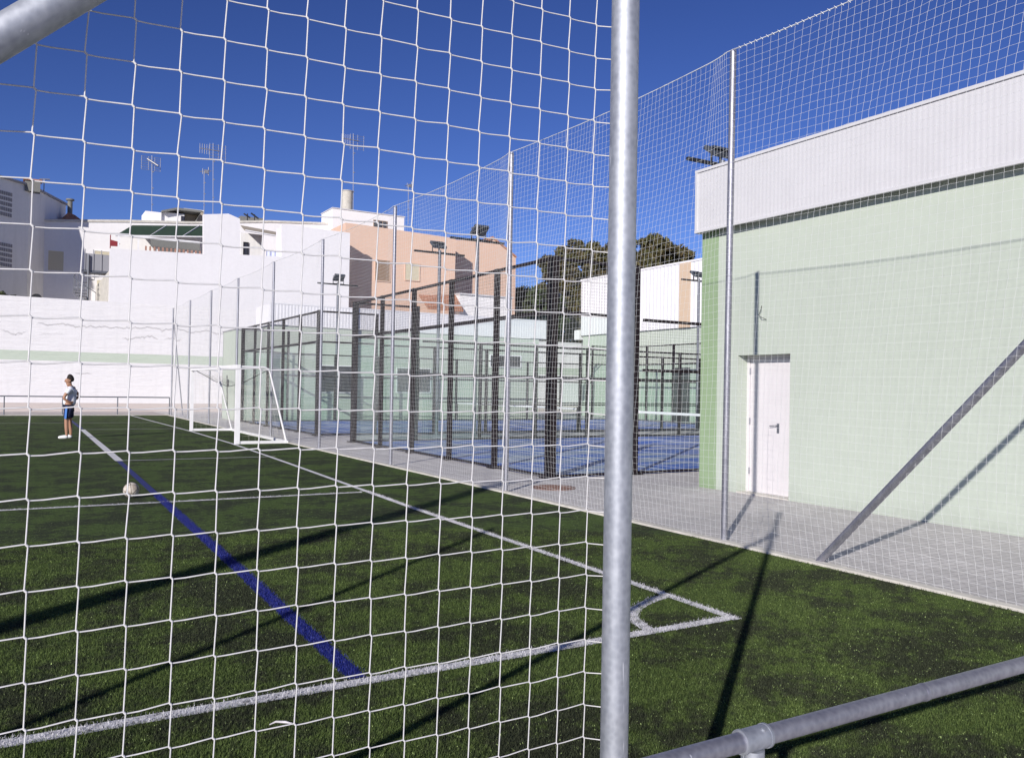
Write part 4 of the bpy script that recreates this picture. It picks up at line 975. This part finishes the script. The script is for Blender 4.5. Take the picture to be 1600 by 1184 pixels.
tree(gp(6, 462, 'y', 53)[0], 53, 6.3, .9, gp(6, 472, 'y', 53)[2], .10, M_leaf2, 2500, 'small green shrub top showing over the wall at the left edge', 21, .7)
mb = MB(); c = gp(57, 467, 'y', 52.5); n = 14
mb.poly([(c[0]+.28*math.cos(a), c[2]+.28*math.sin(a)) for a in np.linspace(0, math.pi, n)]+[(c[0]-.28, zt-1), (c[0]+.28, zt-1)], lambda u, v: np.array([u, 52.5, v]), (0, .3, 0))
o = mb.build('vent_hood', M_black); tag(o, 'small dark rounded vent hood just above the boundary wall', 'vent')

# ================================================================ person
def skin(name, V, Eg, Rd, m, parent, sub=2, root=0):
    me = bpy.data.meshes.new(name+'_src'); me.from_pydata([tuple(v) for v in V], Eg, []); me.update()
    o = bpy.data.objects.new(name+'_src', me); COL.objects.link(o)
    md = o.modifiers.new('skin', 'SKIN'); md.use_smooth_shade = True
    for i, r in enumerate(Rd):
        me.skin_vertices[0].data[i].radius = r if hasattr(r, '__len__') else (r, r)
    me.skin_vertices[0].data[root].use_root = True
    s = o.modifiers.new('sub', 'SUBSURF'); s.levels = sub; s.render_levels = sub
    dg = bpy.context.evaluated_depsgraph_get(); me2 = bpy.data.meshes.new_from_object(o.evaluated_get(dg))
    bpy.data.objects.remove(o); me2.name = name; me2.materials.clear(); me2.materials.append(m)
    me2.polygons.foreach_set('use_smooth', [True]*len(me2.polygons))
    ob = bpy.data.objects.new(name, me2); COL.objects.link(ob); ob.parent = parent; return ob
M_skin = mat('tanned_skin', (.36, .19, .12), .6); M_shirt = mat('white_tshirt', (.74, .76, .82), .85, var=.05); M_short = mat('navy_shorts', (.012, .018, .06), .85)
M_stripe = mat('blue_stripe', (.08, .22, .62), .8); M_hair = mat('dark_hair', (.018, .012, .010), .8, bump=.5, bscale=90); M_shoe = mat('white_trainers', (.78, .78, .80), .6)
PT = empty('person', (1.30, 26.46, 0), 'person in white t-shirt, navy shorts and white trainers standing with hands on hips', 'person')
# local frame: facing +x, left side +y, height 1.77
hip = .92
V = [(0, 0, hip), (-.01, 0, 1.10), (-.035, 0, 1.28), (-.03, 0, 1.40), (-.005, 0, 1.475), (.010, 0, 1.53), (.030, 0, 1.60), (.022, 0, 1.69)]
Rd = [(.12, .15), (.105, .14), (.12, .16), (.10, .15), (.060, .058), (.074, .068), (.100, .084), (.104, .086)]
Eg = [(i, i+1) for i in range(7)]
def chain(start, pts, rs):
    k = start
    for p, r in zip(pts, rs): V.append(p); Rd.append(r); Eg.append((k, len(V)-1)); k = len(V)-1
    return k
for s in (1, -1):
    fx = .05 if s > 0 else -.03
    chain(0, [(.0, s*.095, .86), (fx*.8+.01, s*.11, .50), (fx-.01, s*.12, .30), (fx-.02, s*.12, .09), (fx+.05, s*.13, .045), (fx+.15, s*.135, .035)], [.088, .058, .056, .038, .04, .035])
    # near hand resting at the waist with the elbow forward, far elbow pushed back
    if s > 0: arm = [(.0, s*.19, 1.37), (.12, s*.25, 1.13), (.01, s*.235, 1.035), (-.055, s*.20, 1.02)]; hd_ = -1
    else: arm = [(-.06, s*.19, 1.38), (-.24, s*.27, 1.19), (-.07, s*.25, 1.05), (.03, s*.21, 1.0)]; hd_ = 1
    chain(3, arm, [.056, .045, .036, .027])
    k = len(V)-1; hx, hy, hz = arm[3]
    for j, dz2 in enumerate((.024, .008, -.010, -.026)):
        ln = (.062, .072, .068, .056)[j]
        chain(k, [(hx+hd_*ln*.5, hy-s*.008, hz+dz2*.8), (hx+hd_*ln, hy-s*(.022+.004*j), hz+dz2)], [.0095, .008])
    chain(k, [(hx-hd_*.005, hy+s*.002, hz-.034), (hx+hd_*.022, hy-s*.008, hz-.056)], [.010, .009])
# nose, ears, chin as part of the same body
chain(6, [(.120, 0, 1.60), (.134, 0, 1.585)], [.015, .009])
chain(5, [(.080, 0, 1.548)], [.028])
for s in (1, -1): chain(6, [(.01, s*.082, 1.62)], [.016])
body = skin('body', V, Eg, Rd, M_skin, PT)
def up(name, V, Eg, Rd, m, parent=None): return skin(name, V, Eg, Rd, m, parent or PT)
Vt = [(0, 0, .885), (-.01, 0, 1.10), (-.035, 0, 1.28), (-.03, 0, 1.40), (-.01, 0, 1.455)]; Rt = [(.168, .205), (.128, .165), (.140, .180), (.118, .165), (.062, .07)]; Et = [(0, 1), (1, 2), (2, 3), (3, 4)]
for s in (1, -1): Vt += [(-.02 if s > 0 else -.05, s*.19, 1.38), (.055 if s > 0 else -.15, s*.23, 1.25)]; Rt += [.078, .070]; n_ = len(Vt); Et += [(3, n_-2), (n_-2, n_-1)]
up('tshirt', Vt, Et, Rt, M_shirt)
Vs = [(0, 0, .98)]; Rs = [(.135, .165)]; Es = []
for s in (1, -1):
    fx = .05 if s > 0 else -.03; Vs += [(.0, s*.085, .86), (fx*.6, s*.105, .66), (fx*.8, s*.11, .55)]; Rs += [(.125, .10), (.105, .10), (.105, .10)]; n_ = len(Vs); Es += [(0, n_-3), (n_-3, n_-2), (n_-2, n_-1)]
sh = up('shorts', Vs, Es, Rs, M_short)
mb = MB()
for s in (1, -1):
    fx = .05 if s > 0 else -.03
    mb.add([(.02, s*.225, .90), (.07, s*.22, .90), (fx*.8+.05, s*.225, .56), (fx*.8, s*.225, .56), (.02, s*.16, .90), (.07, s*.16, .90), (fx*.8+.05, s*.17, .56), (fx*.8, s*.17, .56)], [[0, 1, 2, 3], [4, 7, 6, 5], [0, 4, 5, 1], [1, 5, 6, 2], [2, 6, 7, 3], [3, 7, 4, 0]])
st = mb.build('side_stripe', M_stripe, None); st.parent = sh
Vh = [(-.046, 0, 1.575), (-.034, 0, 1.66), (.0, 0, 1.728), (.066, 0, 1.742)]; up('hair', Vh, [(0, 1), (1, 2), (2, 3)], [(.072, .075), (.098, .099), (.098, .100), (.070, .082)], M_hair)
mb = MB()
for s in (1, -1): mb.tube([(.096, s*.032, 1.635), (.104, s*.032, 1.635)], .011, 8)
ey = mb.build('eyes', M_black, None); ey.parent = PT
mb = MB(); mb.tube([(.095, -.022, 1.572), (.102, 0, 1.572), (.095, .022, 1.572)], .006, 6); ey = mb.build('mouth', mat('lips', (.30, .10, .08), .6), None); ey.parent = PT
for s in (1, -1):
    fx = .05 if s > 0 else -.03
    up('shoe', [(fx-.06, s*.12, .055), (fx+.03, s*.125, .055), (fx+.12, s*.13, .045), (fx+.20, s*.135, .038)], [(0, 1), (1, 2), (2, 3)], [(.050, .055), (.055, .060), (.048, .050), (.036, .036)], M_shoe)
PT.rotation_euler = (0, 0, math.radians(172))
